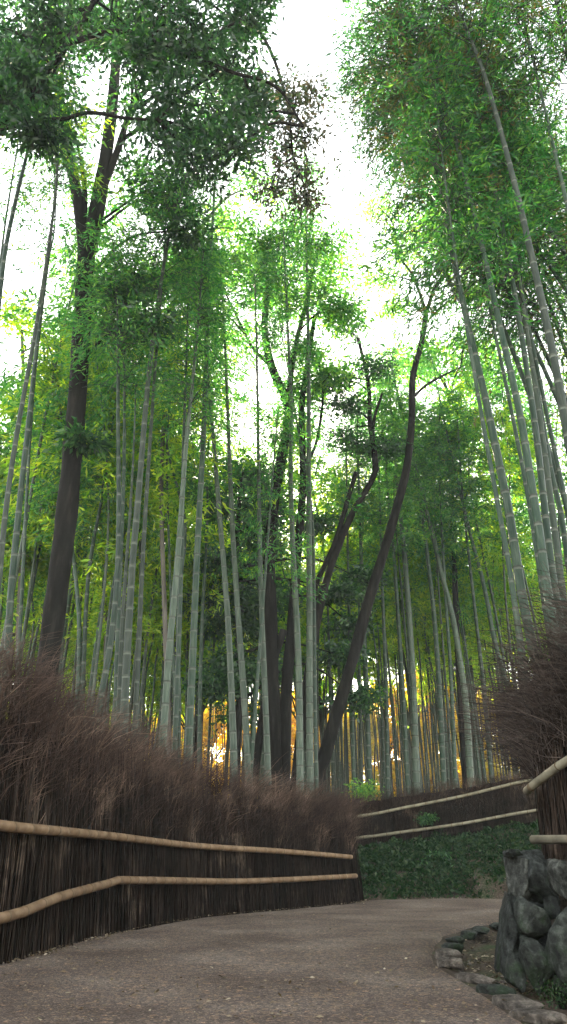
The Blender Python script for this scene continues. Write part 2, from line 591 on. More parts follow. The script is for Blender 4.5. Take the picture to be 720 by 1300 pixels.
def bamboo_crown(pts, f0, nbr, blen, ntuft=5, nleaf=8, LL=0.17, LW=0.035, twigs=None, f1=1.0):
    """leafy side branches along the upper part of a culm"""
    _, L = resample(pts, np.array([0.0]))
    s = (f0 + (f1 - f0) * RS.uniform(0, 1, nbr) ** 0.85)
    base, _ = resample(pts, s * L)
    az = RS.uniform(0, 2 * math.pi, nbr)
    ln = blen * (1.15 - 0.65 * (s - f0) / (1.001 - f0)) * RS.uniform(0.55, 1.2, nbr)
    dr = np.stack([np.cos(az), np.sin(az), np.zeros(nbr)], 1)
    rise = RS.uniform(0.25, 0.8, nbr)
    def at(u, i):
        return base[i] + dr[i] * (ln[i] * u)[:, None] + np.array([0, 0, 1])[None] * ((rise[i] * u - 0.85 * u * u) * ln[i])[:, None]
    if twigs is not None:
        for i in range(nbr):
            us = np.array([0, 0.35, 0.7, 1.0])
            twigs.tube(at(us, np.full(4, i)), [0.012, 0.008, 0.005, 0.003], 3, cap=False)
    i = np.repeat(np.arange(nbr), ntuft)
    u = RS.uniform(0.25, 1.05, len(i))
    tc = at(u, i) + RS.normal(size=(len(i), 3)) * 0.09
    td = unit(dr[i] + RS.normal(size=(len(i), 3)) * 0.5 + np.array([0, 0, -0.25]))
    j = np.repeat(np.arange(len(i)), nleaf)
    p = tc[j] + RS.normal(size=(len(j), 3)) * np.array([0.11, 0.11, 0.06])
    d = td[j] + RS.normal(size=(len(j), 3)) * 0.55 + np.array([0, 0, -0.35])
    return leaves(p, d, LL, LW)


GROVE = 'bamboo stalks of the grove'


def extend_path(pts, Htop, bend):
    """carry a traced culm down into the soil and up to its drooping tip"""
    pts = np.asarray(pts, float)
    d = pts[0] - pts[1]
    d = d / abs(d[2])
    d[:2] *= 1.0 if pts[0][0] > 2.4 else 0.6
    gz = terrain_z(pts[0][0], pts[0][1])
    k = max(0.0, pts[0][2] - gz + 0.15)
    q = pts[0] + d * k
    q2 = pts[0] + d * k * 0.5
    head = [q, q2] if k > 1.5 else [q]
    out = head + list(pts)
    top = pts[-1]
    t = unit(pts[-1] - pts[-2])
    n = 7
    h = max(0, Htop - top[2])
    if h > 0.4:
        for i in range(1, n + 1):
            u = i / n
            out.append(top + t * (h * u / max(t[2], 0.3)) + bend * (u ** 2.2) * h * 0.5 + np.array([0, 0, -0.12 * h * u ** 3]))
    return np.array(out)


def behind_fence(px):
    """nearest distance that lies behind the fence seen at that pixel column"""
    if px > 446:
        return 25.8
    best = min(((abs(CX + F * p[0] / np.dot(p + np.array([0, 0, 1]) - CAM, FW) - px), p[1]) for p in LFs if 4 < p[1] < 20.2), key=lambda t: t[0])
    return best[1] + 1.1


def traced_bamboo(label, Y, px, w, Htop, f0=0.55, nbr=110, blen=1.5, mat='culm', leaf='bamboo_leaf', bend=(0, -0.2, 0),
                  dY=0.0, crown=True, nleaf=8, LL=0.17):
    n = len(px)
    if px[0][0] < 640:
        Y2 = max(Y, behind_fence(px[0][0]))
        Htop *= Y2 / Y
        Y = Y2
    elif Y > 9:
        Y *= 0.88
    pts = [P(a, b, Y + dY * i / max(1, n - 1)) for i, (a, b) in enumerate(px)]
    r0 = px2m(w, pts[0]) / 2
    full = smooth_path(extend_path(pts, Htop, np.array(bend, float)), 6)
    base = full[0].copy()
    full = full - base
    e = empty('bamboo_stalk', base)
    tag(e, label, 'bamboo', GROVE)
    _, L = resample(full, np.array([0.0]))
    link('culm', culm_mesh(full, r0, 'culm', mat), e)
    if crown:
        tw = MB()
        q = bamboo_crown(full, f0, nbr, blen, 5, nleaf, LL, LL * 0.22, tw)
        link('foliage', quad_mesh('foliage', q, M[leaf]), e)
        link('side_branches', tw.mesh('side_branches', [M['culm_dark']]), e)
    return e


TB = traced_bamboo
# --- left edge
TB('stout bamboo rising from the left frame edge, lowest part left of the big dark trunk', 11, [(-2, 740), (6, 660), (20, 560), (45, 420), (62, 310), (72, 230), (76, 120)], 9, 17, 0.82, 30, mat='culm_dark', leaf='leaf_yellow')
TB('brownish bamboo crossing behind the leftmost stalk beside the thick dark trunk', 12.5, [(8, 840), (15, 740), (26, 630), (36, 540), (47, 440), (60, 340)], 11, 17, 0.82, 34)
TB('pale leaning bamboo at the upper left corner under the dark overhanging leaves', 10, [(-12, 480), (0, 370), (10, 300), (32, 205), (55, 115), (78, 60), (105, 20)], 10, 19, 0.8, 50)
TB('thin bamboo high at the left edge against the white sky', 12, [(-30, 620), (2, 320), (20, 200), (40, 75)], 6, 20, 0.8, 50)
TB('thin forked looking bamboo just right of the corner stalk against white sky', 16, [(20, 900), (38, 560), (50, 420), (62, 330), (70, 280), (73, 160)], 6, 20, 0.85, 40)
TB('slim grey bamboo immediately right of the thick dark trunk', 18, [(98, 900), (101, 800), (96, 730), (88, 665), (80, 560)], 8, 15, 0.6, 90)
TB('slim bamboo leaning right, second stalk right of the thick dark trunk', 18, [(104, 890), (110, 760), (118, 690), (128, 640), (140, 560)], 8, 15, 0.6, 90)
TB('faint bamboo leaning right beside the left cluster of stalks', 21, [(112, 900), (122, 820), (130, 760), (140, 650), (150, 540)], 7, 16, 0.6, 90)
# --- left cluster
TB('leaning bamboo on the left side of the dense left cluster', 13.2, [(120, 920), (127, 890), (140, 820), (149, 730), (151, 640), (150, 548), (150, 470)], 10, 15, 0.72, 80)
TB('straight slender bamboo second in the dense left cluster', 14, [(146, 940), (150, 790), (156, 640), (158, 560), (158, 468), (157, 400)], 8, 16, 0.68, 90)
TB('dark broken-topped bamboo in the dense left cluster', 13.5, [(149, 940), (156, 780), (166, 640), (171, 540), (172, 489)], 8, 5, crown=False, mat='culm_dark')
TB('stoutest bamboo of the dense left cluster, reaching high above it', 13, [(156, 960), (160, 860), (168, 720), (175, 640), (184, 530), (192, 450), (203, 370), (211, 320), (222, 265), (236, 225)], 12, 19, 0.78, 90, mat='culm_dark')
TB('dark narrow bamboo at the right side of the dense left cluster', 13.6, [(170, 960), (176, 820), (183, 680), (192, 540), (200, 430), (208, 330), (212, 250)], 8, 18, 0.75, 90, mat='culm_dark')
TB('thin bamboo between the left cluster and the leaning pale pair', 18, [(222, 900), (217, 760), (213, 640), (211, 530)], 5, 17, 0.6, 100)
TB('pale stout bamboo leaning right at the left centre of the grove', 13.5, [(206, 950), (216, 815), (226, 705), (236, 570), (243, 500)], 11, 15, 0.66, 100, mat='culm_pale')
TB('darker slim bamboo just behind the pale stout leaning one', 15, [(222, 945), (228, 790), (231, 680), (233, 570), (236, 480)], 8, 17, 0.62, 100)
TB('short leaning bamboo stump above the brush fence at left centre', 12.6, [(196, 955), (199, 935), (204, 904)], 8, 1, crown=False)
TB('tall straight single bamboo rising to the top left of centre', 12.5, [(238, 985), (244, 850), (251, 690), (258, 560), (262, 460), (266, 350), (269, 300), (274, 215)], 11, 19.5, 0.82, 70)
TB('thin dark bamboo behind the tall straight single stalk', 20, [(253, 960), (254, 880), (257, 780), (262, 690), (264, 600)], 6, 16, 0.6, 100)
# --- centre
TB('pale bamboo leaning left, left one of the leaning pair at centre', 12.8, [(298, 1000), (294, 880), (289, 780), (280, 668), (272, 570), (268, 520)], 10, 14.5, 0.7, 70, mat='culm_pale')
TB('pale bamboo leaning left, right one of the leaning pair at centre', 12.8, [(317, 1010), (311, 900), (303, 790), (296, 684), (292, 600), (290, 545)], 10, 14, 0.7, 60, mat='culm_pale')
TB('slim pale bamboo in front of the black twisted trunks, left side', 13.5, [(341, 1012), (338, 916), (334, 820), (331, 740), (329, 640), (328, 570)], 9, 14, 0.7, 60, mat='culm_pale')
TB('thin leaning bamboo between the leaning pair and the black trunks', 16, [(318, 990), (324, 900), (330, 820), (336, 740)], 6, 12, 0.6, 60)
TB('pale knobbly bamboo right of the thickest black centre trunk', 14, [(381, 1000), (380, 880), (377, 790), (372, 700), (369, 600), (370, 520), (366, 430)], 10, 16, 0.72, 80, mat='culm_pale')
TB('very tall pale bamboo at the exact centre crossing the black trunks', 14, [(394, 1010), (393, 900), (393, 760), (392, 600), (392, 480), (390, 350), (388, 270)], 10, 19, 0.7, 110, mat='culm_pale')
TB('thin greenish bamboo immediately beside the very tall centre stalk', 16, [(402, 1000), (400, 900), (399, 780), (396, 650), (381, 560)], 6, 15, 0.6, 80)
# --- right centre
TB('thin bamboo left of the pale group above the far fence', 20, [(449, 980), (445, 850), (442, 720)], 6, 14, 0.62, 90)
TB('slim bamboo above the left end of the far fence', 20, [(469, 985), (466, 900), (462, 800), (458, 690)], 8, 15, 0.62, 90)
TB('slim bamboo left of the brightest stalk over the far fence', 20.5, [(516, 965), (511, 870), (504, 760), (499, 690), (494, 640)], 7, 15, 0.62, 90)
TB('bright stout bamboo over the middle of the far fence', 19, [(528, 978), (525, 880), (520, 790), (514, 710), (508, 650)], 10, 15, 0.64, 90, mat='culm_pale')
TB('narrow dark bamboo touching the bright stout stalk', 21, [(492, 975), (490, 870), (486, 760), (484, 700)], 6, 15, 0.62, 80)
TB('slim bamboo leaning left between the two brightest far stalks', 20, [(562, 965), (557, 860), (550, 770), (541, 690), (534, 640)], 8, 15, 0.62, 90)
TB('brightest curved bamboo leaning left over the far fence', 18, [(596, 968), (592, 900), (585, 845), (574, 780), (561, 730), (552, 690), (543, 655)], 9, 15, 0.62, 90, mat='culm_pale')
TB('thin straight bamboo right of the brightest curved stalk', 21, [(577, 965), (572, 850), (566, 760), (562, 690)], 6, 15, 0.62, 90)
TB('thin bamboo leaning left toward the right brushwood fence', 17, [(638, 850), (626, 805), (619, 765), (610, 725), (600, 690), (588, 640)], 7, 14, 0.62, 90)
TB('thin bamboo sinking behind the right brushwood fence tip', 19, [(620, 940), (615, 880), (606, 800), (598, 730)], 6, 14, 0.62, 90)
TB('slender bamboo parallel to and behind the stout leaning stalk', 11.2, [(664, 850), (655, 780), (645, 710), (632, 640)], 8, 16, 0.62, 90)
# --- right foreground, leaning left over the path
BR = 'bamboo_leaf'
TB('stout bamboo farthest left of the right group, bare top at (upper right) sky gap edge'.replace(' at (upper right) sky gap edge', ' reaching into the upper canopy'), 11.5, [(694, 900), (678, 830), (661, 745), (648, 660), (632, 580), (615, 500), (595, 415), (575, 325), (550, 200), (520, 100)], 14, 18.5, 0.86, 80, 1.9, leaf=BR, bend=(-0.3, -0.3, 0))
TB('stout bamboo second from left in the right foreground group', 11, [(704, 800), (695, 750), (684, 670), (674, 610), (660, 525), (635, 415), (615, 325), (588, 215), (570, 140)], 13, 18, 0.76, 105, 1.9, leaf='bamboo_leaf_brown', bend=(-0.3, -0.3, 0))
TB('slim bamboo third from left in the right foreground group', 11.4, [(712, 790), (703, 740), (692, 650), (680, 545), (662, 425), (645, 325), (625, 225), (603, 120)], 11, 19, 0.76, 105, 1.9, bend=(-0.3, -0.3, 0))
TB('slim dark bamboo behind the third stalk of the right group', 12, [(722, 800), (714, 750), (700, 640), (684, 520), (666, 400), (650, 300), (632, 200)], 10, 19, 0.76, 105, 1.9, mat='culm_dark', bend=(-0.3, -0.3, 0))
TB('thickest dark bamboo of the right group, curving to the top of the frame', 9.5, [(742, 680), (722, 560), (708, 480), (695, 415), (675, 325), (650, 220), (615, 95), (585, 20)], 14, 19, 0.72, 112, 1.9, mat='culm_dark', bend=(-0.3, -0.3, 0))
TB('slim bamboo near the right edge leaning left in the upper corner', 10, [(765, 500), (740, 350), (720, 260), (700, 175), (685, 110), (670, 50)], 9, 19, 0.76, 105, 1.9, bend=(-0.3, -0.3, 0), leaf='bamboo_leaf_brown')
TB('dark bamboo cutting the top right corner of the picture', 8.5, [(770, 330), (740, 170), (720, 65), (705, 0)], 12, 19, 0.68, 120, 1.9, mat='culm_dark', bend=(-0.3, -0.3, 0))
TB('thin bamboo at the right edge below the thickest dark stalk', 12, [(735, 740), (722, 660), (708, 590), (695, 530), (683, 470), (664, 380)], 8, 17, 0.6, 120, 1.6)
TB('thin bamboo between the first and second stalks of the right group', 12.2, [(690, 760), (672, 640), (650, 525), (630, 430), (610, 340)], 7, 18, 0.6, 140, 1.7)
TB('slim bamboo low at the right edge above the brushwood tips', 12.5, [(735, 800), (722, 720), (712, 650), (700, 600), (690, 540)], 9, 17, 0.6, 120, 1.7)
# outside the frame on the right, their crowns reach in
for k, (bx, by, lean) in enumerate([(6.0, 11.4, -3.0), (6.6, 12.2, -3.2), (7.4, 12.9, -2.4), (8.0, 11.6, -4.6), (6.6, 12.4, -1.7), (8.2, 13.0, -2.6),
                                    (9.4, 12.5, -3.0), (10, 14.2, -2.6), (5.3, 11.3, -2.6), (7.2, 10.6, -4.2)]):
    zb = terrain_z(bx, by)
    H = 17 + (k * 37 % 5) * 0.6
    pts = np.array([[lean * (t ** 2.0) * 1.25, -0.5 * t ** 2, H * t] for t in np.linspace(0, 1, 9)])
    pts = smooth_path(pts, 4)
    e = empty('bamboo_stalk', (bx, by, zb - 0.1))
    tag(e, 'bamboo rooted beyond the right frame edge, only its leafy top leaning into the upper right', 'bamboo', 'bamboos rooted outside the right edge')
    link('culm', culm_mesh(pts, 0.06, 'culm', 'culm'), e)
    tw = MB()
    q = bamboo_crown(pts, 0.55, 125, 2.1, 5, 9, 0.17, 0.036, tw)
    link('foliage', quad_mesh('foliage', q, M['bamboo_leaf_brown' if k % 5 == 0 else 'bamboo_leaf']), e)
    link('side_branches', tw.mesh('side_branches', [M['culm_dark']]), e)

# --- background bamboo: eight source stalks, copied
protos = []
for k in range(8):
    H = RS.uniform(14, 17.5)
    lean = RS.uniform(-0.8, 0.8)
    pts = smooth_path(np.array([[lean * t + RS.uniform(-.05, .05) + 1.2 * math.copysign(1, lean) * t ** 4, 0.5 * t * RS.uniform(-1, 1) * t, H * t - 0.7 * t ** 6]
                                for t in np.linspace(0, 1, 8)]), 4)
    cm = culm_mesh(pts, RS.uniform(0.045, 0.062), 'culm', 'culm' if k % 3 else 'culm_dark', sides=6)
    q = bamboo_crown(pts, 0.56, 95, 1.7, 4, 8, 0.25, 0.055)
    fm = quad_mesh('foliage', q, M[('leaf_yellow', 'leaf_mid', 'bamboo_leaf', 'leaf_yellow')[k % 4]])
    protos.append((cm, fm))
src = {}


def copy_bamboo(k, x, y, rz, s):
    z = terrain_z(x, y) - 0.08
    if k not in src:
        e = empty('bamboo_stalk', (0, 0, 0))
        link('culm', protos[k][0], e)
        link('foliage', protos[k][1], e)
        src[k] = e
        r = e
    else:
        r = src[k].copy(); col.objects.link(r)
        for c in src[k].children:
            d = c.copy(); col.objects.link(d); d.parent = r
    r.location = (x, y, z)
    r.rotation_euler = (0, 0, rz)
    r.scale = (s, s, s)
    px = 360 + F * x / (y * 0.95)
    zone = 'left' if px < 240 else ('centre' if px < 440 else 'right')
    near = 'middle' if y < 26 else 'far'
    tag(r, f'slender bamboo among many alike in the {near} depth of the grove at the {zone}', 'bamboo', f'{near} background bamboos at the {zone}')
    return r


rb = random.Random(5)
placed = []
tries = 0
while len(placed) < 222 and tries < 9000:
    tries += 1
    y = rb.uniform(17.5, 40) if rb.random() < 0.6 else rb.uniform(24, 46)
    px = rb.uniform(-90, 810) if rb.random() < 0.55 else rb.choice((rb.uniform(430, 680), rb.uniform(-20, 240)))
    if 250 < px < 400 and y < 26: continue
    x = (px - 360) / F * (y * 0.97)
    if x > -1 and y < 25.8: continue
    if px > 430 and rb.random() < 0.0: continue
    if any((x - a) ** 2 + (y - b) ** 2 < 0.5 for a, b in placed): continue
    placed.append((x, y))
    copy_bamboo(rb.randrange(8), x, y, rb.uniform(0, 6.28), rb.uniform(0.85, 1.15) if y > 28 else rb.uniform(0.9, 1.4))

# the stalks past the nearest three hundred: one mass at the back of the grove
mbd = MB()
rd = random.Random(77)
for _ in range(380):
    y = rd.uniform(34, 60)
    x = (rd.uniform(-80, 800) - 360) / F * y
    H = rd.uniform(13, 17)
    lx, ly = rd.uniform(-1.2, 1.2), rd.uniform(-0.6, 0.6)
    p = np.array([[x + lx * t * t, y + ly * t * t, -0.1 + H * t] for t in (0, .2, .4, .6, .8, 1)])
    r0 = rd.uniform(0.035, 0.065)
    mbd.tube(p, r0 * np.array([1, .95, .88, .75, .55, .25]), 5, cap=False)
o = link('distant_bamboo', mbd.mesh('distant_bamboo', [M['culm']]))
tag(o, 'mass of thin far bamboo stalks at the back of the grove', 'bamboo', kind='stuff')

# ------------------------------------------------------------------ broadleaf trees
def clump_leaves(cs, ntuft, nleaf, LL, LW, flat=0.6, tr=0.35):
    """cs: list of (centre, (rx,ry,rz)) ellipsoids filled with small leaf tufts"""
    out, tcs = [], []
    for c, r in cs:
        d = unit(RS.normal(size=(ntuft, 3))) * (RS.uniform(0, 1, ntuft) ** 0.45)[:, None]
        # lumpy outline
        lump = 1 + 0.35 * np.sin(d[:, 0] * 5 + c[0]) * np.cos(d[:, 2] * 6 + c[1])
        tc = np.asarray(c) + d * np.asarray(r) * lump[:, None]
        j = np.repeat(np.arange(ntuft), nleaf)
        rd = RS.normal(size=(len(j), 3)) * np.array([tr, tr, tr * flat * 0.5]) * 0.72
        out.append(leaves(tc[j] + rd, rd * 1.2 + RS.normal(size=rd.shape) * 0.22 + np.array([0, 0, -0.16]), LL, LW))
        tcs.append(tc)
    return np.concatenate(out), tcs


def broad_tree(name, label, Y, stems, clumps, leaf, bark='bark', ntuft=60, nleaf=12, LL=0.16, LW=0.07, group=None, cat='tree', twig_n=5, tr=0.35):
    """stems: list of (pixel points, w0, w1[, dY]); clumps: (px, py, Y, rpx_x, rpx_y)"""
    allp = []
    s3 = []
    for st in stems:
        pts, w0, w1 = st[0], st[1], st[2]
        dY = st[3] if len(st) > 3 else 0
        Y0 = st[4] if len(st) > 4 else Y
        p = [P(a, b, Y0 + dY * i / (len(pts) - 1)) for i, (a, b) in enumerate(pts)]
        if len(s3) == 0 or (len(st) > 5 and st[5]):
            d = unit(p[0] - p[1]); d[:2] *= 0.5
            gz = terrain_z(p[0][0], p[0][1])
            if p[0][2] > gz:
                p = [p[0] + d * (p[0][2] - gz + 0.2) / abs(d[2])] + p
        r0, r1 = px2m(w0, p[0]) / 2, px2m(w1, p[-1]) / 2
        sp = smooth_path(p, 7)
        s3.append((sp, r0, r1))
        allp.append(sp)
    base = s3[0][0][0].copy()
    e = empty(name, base)
    tag(e, label, cat, group)
    tb = MB()
    for i, (sp, r0, r1) in enumerate(s3):
        n = len(sp)
        jit = np.array([[noise.noise((p[0] * 1.7, p[1] * 1.7, p[2] * 1.1)) for _ in (0,)][0] for p in sp])
        rr = np.linspace(r0, r1, n) * (1 + 0.13 * jit)
        if i == 0:
            rr[0:3] *= np.array([1.25, 1.1, 1.03])[:min(3, n)]
        tb.tube(sp - base, rr, 12)
    P_all = np.concatenate(allp)
    cs = []
    for (cx, cy, cY, rx, ry) in clumps:
        c = P(cx, cy, cY)
        a, b = px2m(rx, c), px2m(ry, c)
        cs.append((c - base, (a, (a + b) / 2, b)))
    q, tcs = clump_leaves(cs, ntuft, nleaf, LL, LW, tr=tr)
    for (c, r), tc in zip(cs, tcs):
        cw = c + base
        dist = np.linalg.norm(P_all - cw, axis=1) + np.where(P_all[:, 2] > cw[2], 2.0, 0) * (P_all[:, 2] - cw[2])
        a = P_all[int(np.argmin(dist))] - base
        L = np.linalg.norm(c - a)
        if L > 0.3:
            mid = a * 0.5 + c * 0.5 + np.array([0, 0, 0.12 * L]) + RS.normal(size=3) * 0.06 * L
            bp = smooth_path([a, mid, c], 5)
            tb.tube(bp, np.linspace(0.02 + 0.012 * L, 0.015, len(bp)), 6)
        for t in tc[:twig_n]:
            m2 = (c + t) / 2 + RS.normal(size=3) * 0.08
            tb.tube(np.array([c, m2, t]), [0.014, 0.009, 0.004], 4)
    link('trunk', tb.mesh('trunk', [M[bark]]), e)
    link('crown', quad_mesh('crown', q, M[leaf]), e)
    return e


def scatter(seed, box, Yr, n, r, keep=lambda x, y: True):
    rg = random.Random(seed)
    out = []
    while len(out) < n:
        x, y = rg.uniform(box[0], box[2]), rg.uniform(box[1], box[3])
        if keep(x, y):
            rr = rg.uniform(0.7, 1.25) * r
            out.append((x, y, rg.uniform(*Yr), rr, rr * 0.62))
    return out


# thick dark trunk at left
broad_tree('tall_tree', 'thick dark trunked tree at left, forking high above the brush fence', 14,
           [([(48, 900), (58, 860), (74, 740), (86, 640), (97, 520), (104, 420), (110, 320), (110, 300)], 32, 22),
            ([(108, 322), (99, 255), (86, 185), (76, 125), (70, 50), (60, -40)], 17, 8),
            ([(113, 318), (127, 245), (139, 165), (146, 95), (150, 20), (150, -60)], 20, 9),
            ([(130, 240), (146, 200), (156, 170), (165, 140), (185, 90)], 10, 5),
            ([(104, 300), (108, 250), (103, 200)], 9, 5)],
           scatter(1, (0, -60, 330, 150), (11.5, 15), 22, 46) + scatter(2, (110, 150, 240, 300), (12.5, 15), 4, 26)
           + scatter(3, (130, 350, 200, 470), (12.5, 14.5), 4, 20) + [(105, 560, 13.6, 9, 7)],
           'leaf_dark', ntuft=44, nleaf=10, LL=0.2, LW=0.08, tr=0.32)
# overhanging tree rooted off frame left
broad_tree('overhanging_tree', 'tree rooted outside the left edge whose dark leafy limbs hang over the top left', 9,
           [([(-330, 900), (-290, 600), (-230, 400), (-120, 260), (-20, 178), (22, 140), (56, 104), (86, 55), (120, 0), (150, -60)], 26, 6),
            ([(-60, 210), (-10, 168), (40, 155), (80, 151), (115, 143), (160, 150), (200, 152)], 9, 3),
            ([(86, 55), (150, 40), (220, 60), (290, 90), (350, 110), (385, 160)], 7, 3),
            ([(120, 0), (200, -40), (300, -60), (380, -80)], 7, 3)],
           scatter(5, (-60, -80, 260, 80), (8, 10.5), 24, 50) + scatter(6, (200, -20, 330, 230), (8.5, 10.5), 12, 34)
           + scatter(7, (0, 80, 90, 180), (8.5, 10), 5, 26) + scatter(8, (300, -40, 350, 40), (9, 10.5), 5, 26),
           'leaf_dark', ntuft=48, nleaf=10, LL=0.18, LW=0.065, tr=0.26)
broad_tree('hanging_tree', 'rusty brown leaved tree top hanging into the left side of the sky gap', 12,
           [([(-420, 900), (-380, 500), (-260, 150), (-80, -60), (120, -110), (260, -40), (330, 40), (362, 120), (372, 200)], 22, 3)],
           [(350, 110, 12, 26, 24), (375, 130, 11.6, 22, 26), (388, 175, 12, 18, 26), (360, 190, 12.2, 30, 24), (378, 225, 12, 26, 24),
            (345, 240, 12.3, 24, 20), (390, 250, 12, 14, 14), (345, 160, 12, 24, 30), (395, 120, 12, 12, 18)],
           'leaf_rust', ntuft=40, nleaf=9, LL=0.16, LW=0.06, tr=0.26)
# black twisted trunks in the centre
broad_tree('crooked_tree', 'black crooked trunk at the centre bending left at its fork under green canopy', 19.5,
           [([(350, 1012), (347, 900), (344, 780), (343, 690), (352, 610), (365, 540), (363, 507), (345, 466), (336, 420), (338, 370), (332, 310)], 22, 7),
            ([(364, 520), (375, 440), (390, 380), (400, 330)], 8, 3),
            ([(345, 466), (320, 440), (300, 400), (280, 360)], 5, 2)],
           scatter(11, (240, 300, 440, 410), (18, 21), 17, 34, lambda x, y: y > 290 + abs(x - 380) * 0.3)
           + [(370, 285, 19, 40, 16), (415, 310, 19, 36, 16), (340, 320, 19, 40, 18)],
           'leaf_mid', ntuft=60, nleaf=11, LL=0.2, LW=0.08)
broad_tree('slender_tree', 'dark upright trunk just right of the black crooked one at centre', 20,
           [([(360, 1005), (362, 900), (371, 790), (378, 700), (385, 610), (383, 520), (392, 450), (400, 400)], 20, 5),
            ([(322, 1000), (332, 920), (345, 850), (360, 800)], 12, 9, 0, 19.5, True),
            ([(384, 600), (402, 560), (410, 500), (404, 460)], 5, 2)],
           scatter(12, (385, 400, 450, 520), (19, 21), 5, 24),
           'leaf_mid', ntuft=50, nleaf=10, LL=0.2, LW=0.08)
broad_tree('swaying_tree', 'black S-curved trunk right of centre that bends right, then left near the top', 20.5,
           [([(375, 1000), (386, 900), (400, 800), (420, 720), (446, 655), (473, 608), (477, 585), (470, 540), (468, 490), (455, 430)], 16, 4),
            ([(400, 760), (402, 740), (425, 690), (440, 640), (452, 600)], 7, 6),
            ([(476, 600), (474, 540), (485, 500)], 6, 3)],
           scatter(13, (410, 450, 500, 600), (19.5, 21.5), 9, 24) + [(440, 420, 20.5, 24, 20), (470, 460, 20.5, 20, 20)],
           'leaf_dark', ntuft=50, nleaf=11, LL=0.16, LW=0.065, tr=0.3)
broad_tree('leaning_tree', 'black trunk leaning right from the centre with a bare forked top in the sky', 20.8,
           [([(402, 992), (412, 960), (428, 905), (447, 840), (466, 770), (487, 702), (505, 640), (517, 590), (523, 530), (524, 480), (535, 435), (541, 395)], 21, 6),
            ([(541, 397), (531, 367), (521, 345), (505, 325)], 5, 2), ([(541, 397), (552, 366), (570, 338), (580, 310)], 5, 2),
            ([(524, 505), (540, 490), (560, 478), (585, 466)], 4, 2)],
           [(505, 320, 20.8, 30, 18), (545, 300, 20.8, 30, 20), (485, 355, 20.8, 20, 12), (585, 330, 20.8, 26, 20), (520, 285, 20.8, 40, 20), (480, 262, 20.8, 26, 12),
            (600, 370, 20.8, 26, 20), (560, 270, 20.8, 30, 20), (500, 392, 20.8, 12, 10), (600, 430, 20.8, 24, 18)],
           'leaf_mid', ntuft=55, nleaf=10, LL=0.18, LW=0.07)
broad_tree('spreading_tree', 'broad pale green tree behind the leaning trunk at right centre', 28,
           [([(590, 980), (580, 800), (575, 650), (570, 560), (570, 500)], 9, 5)],
           scatter(21, (500, 440, 690, 640), (26, 30), 24, 34), 'leaf_mid', 'bark', 60, 11, 0.26, 0.11)
broad_tree('evergreen_tree', 'dense dark evergreen behind the leaning pair of pale bamboos', 23,
           [([(300, 1000), (304, 850), (300, 720), (305, 620)], 12, 5)],
           scatter(22, (255, 590, 345, 930), (22, 26), 24, 32) + scatter(23, (400, 640, 460, 900), (24, 27), 7, 26), 'leaf_dark', 'bark', 60, 12, 0.2, 0.1)
broad_tree('sunny_tree', 'yellow green tree behind the leftmost bamboos', 22,
           [([(20, 950), (24, 800), (30, 650), (30, 520), (28, 420)], 10, 4)],
           scatter(24, (-40, 380, 110, 720), (20, 25), 22, 34), 'leaf_yellow', 'bark_pale', 55, 11, 0.24, 0.1)
broad_tree('maple_tree', 'light green tree between the left bamboo cluster and the thick trunk', 26,
           [([(130, 950), (135, 800), (130, 650), (140, 540)], 9, 4)],
           scatter(25, (90, 480, 260, 700), (24, 29), 22, 32), 'leaf_yellow', 'bark_pale', 50, 11, 0.26, 0.11)
broad_tree('leafy_tree', 'green tree filling the upper left below the fork of the thick trunk', 18,
           [([(215, 960), (210, 800), (205, 600), (215, 450), (225, 330)], 8, 4)],
           scatter(26, (130, 230, 330, 470), (17, 20), 12, 26), 'leaf_mid', 'bark_pale', 50, 11, 0.2, 0.08)


# background trees: four green source trees and two golden ones added for the sunset glow, copied
def generic_tree(H, cr, leaf, low, seed, nc=16):
    rg = random.Random(seed)
    tb = MB()
    tp = smooth_path([(0, 0, -0.2), (rg.uniform(-.4, .4), 0, H * 0.3), (rg.uniform(-.8, .8), rg.uniform(-.5, .5), H * 0.6), (rg.uniform(-.8, .8), 0, H * 0.9)], 5)
    tb.tube(tp, np.linspace(0.28, 0.06, len(tp)), 8)
    cs = []
    for i in range(nc):
        a = rg.uniform(0, 6.28); h = rg.uniform(low, 0.97)
        rr = cr * math.sin(math.pi * min(0.93, 0.22 + 0.75 * (h - low) / (1 - low))) * rg.uniform(0.3, 0.95)
        c = np.array([math.cos(a) * rr, math.sin(a) * rr, h * H])
        s = rg.uniform(0.9, 1.7)
        cs.append((c, (s, s, s * 0.62)))
        k = tp[int(len(tp) * min(0.95, h * 0.8))]
        tb.tube(smooth_path([k, (k + c) / 2 + np.array([0, 0, .3]), c], 3), np.linspace(0.07, 0.02, 7), 5)
    q, _ = clump_leaves(cs, 42, 10, 0.34, 0.17, tr=0.5)
    return tb.mesh('trunk', [M['bark']]), quad_mesh('crown', q, M[leaf])


def tree_copies(name, label, group, protos_, spots):
    srcs = {}
    for i, (x, y, s, rz) in enumerate(spots):
        k = i % len(protos_)
        if k not in srcs:
            r = empty(name, (0, 0, 0)); link('trunk', protos_[k][0], r); link('crown', protos_[k][1], r); srcs[k] = r
        else:
            r = srcs[k].copy(); col.objects.link(r)
            for c in srcs[k].children:
                d = c.copy(); col.objects.link(d); d.parent = r
        r.location = (x, y, terrain_z(x, y)); r.rotation_euler = (0, 0, rz); r.scale = (s, s, s)
        tag(r, label, 'tree', group)


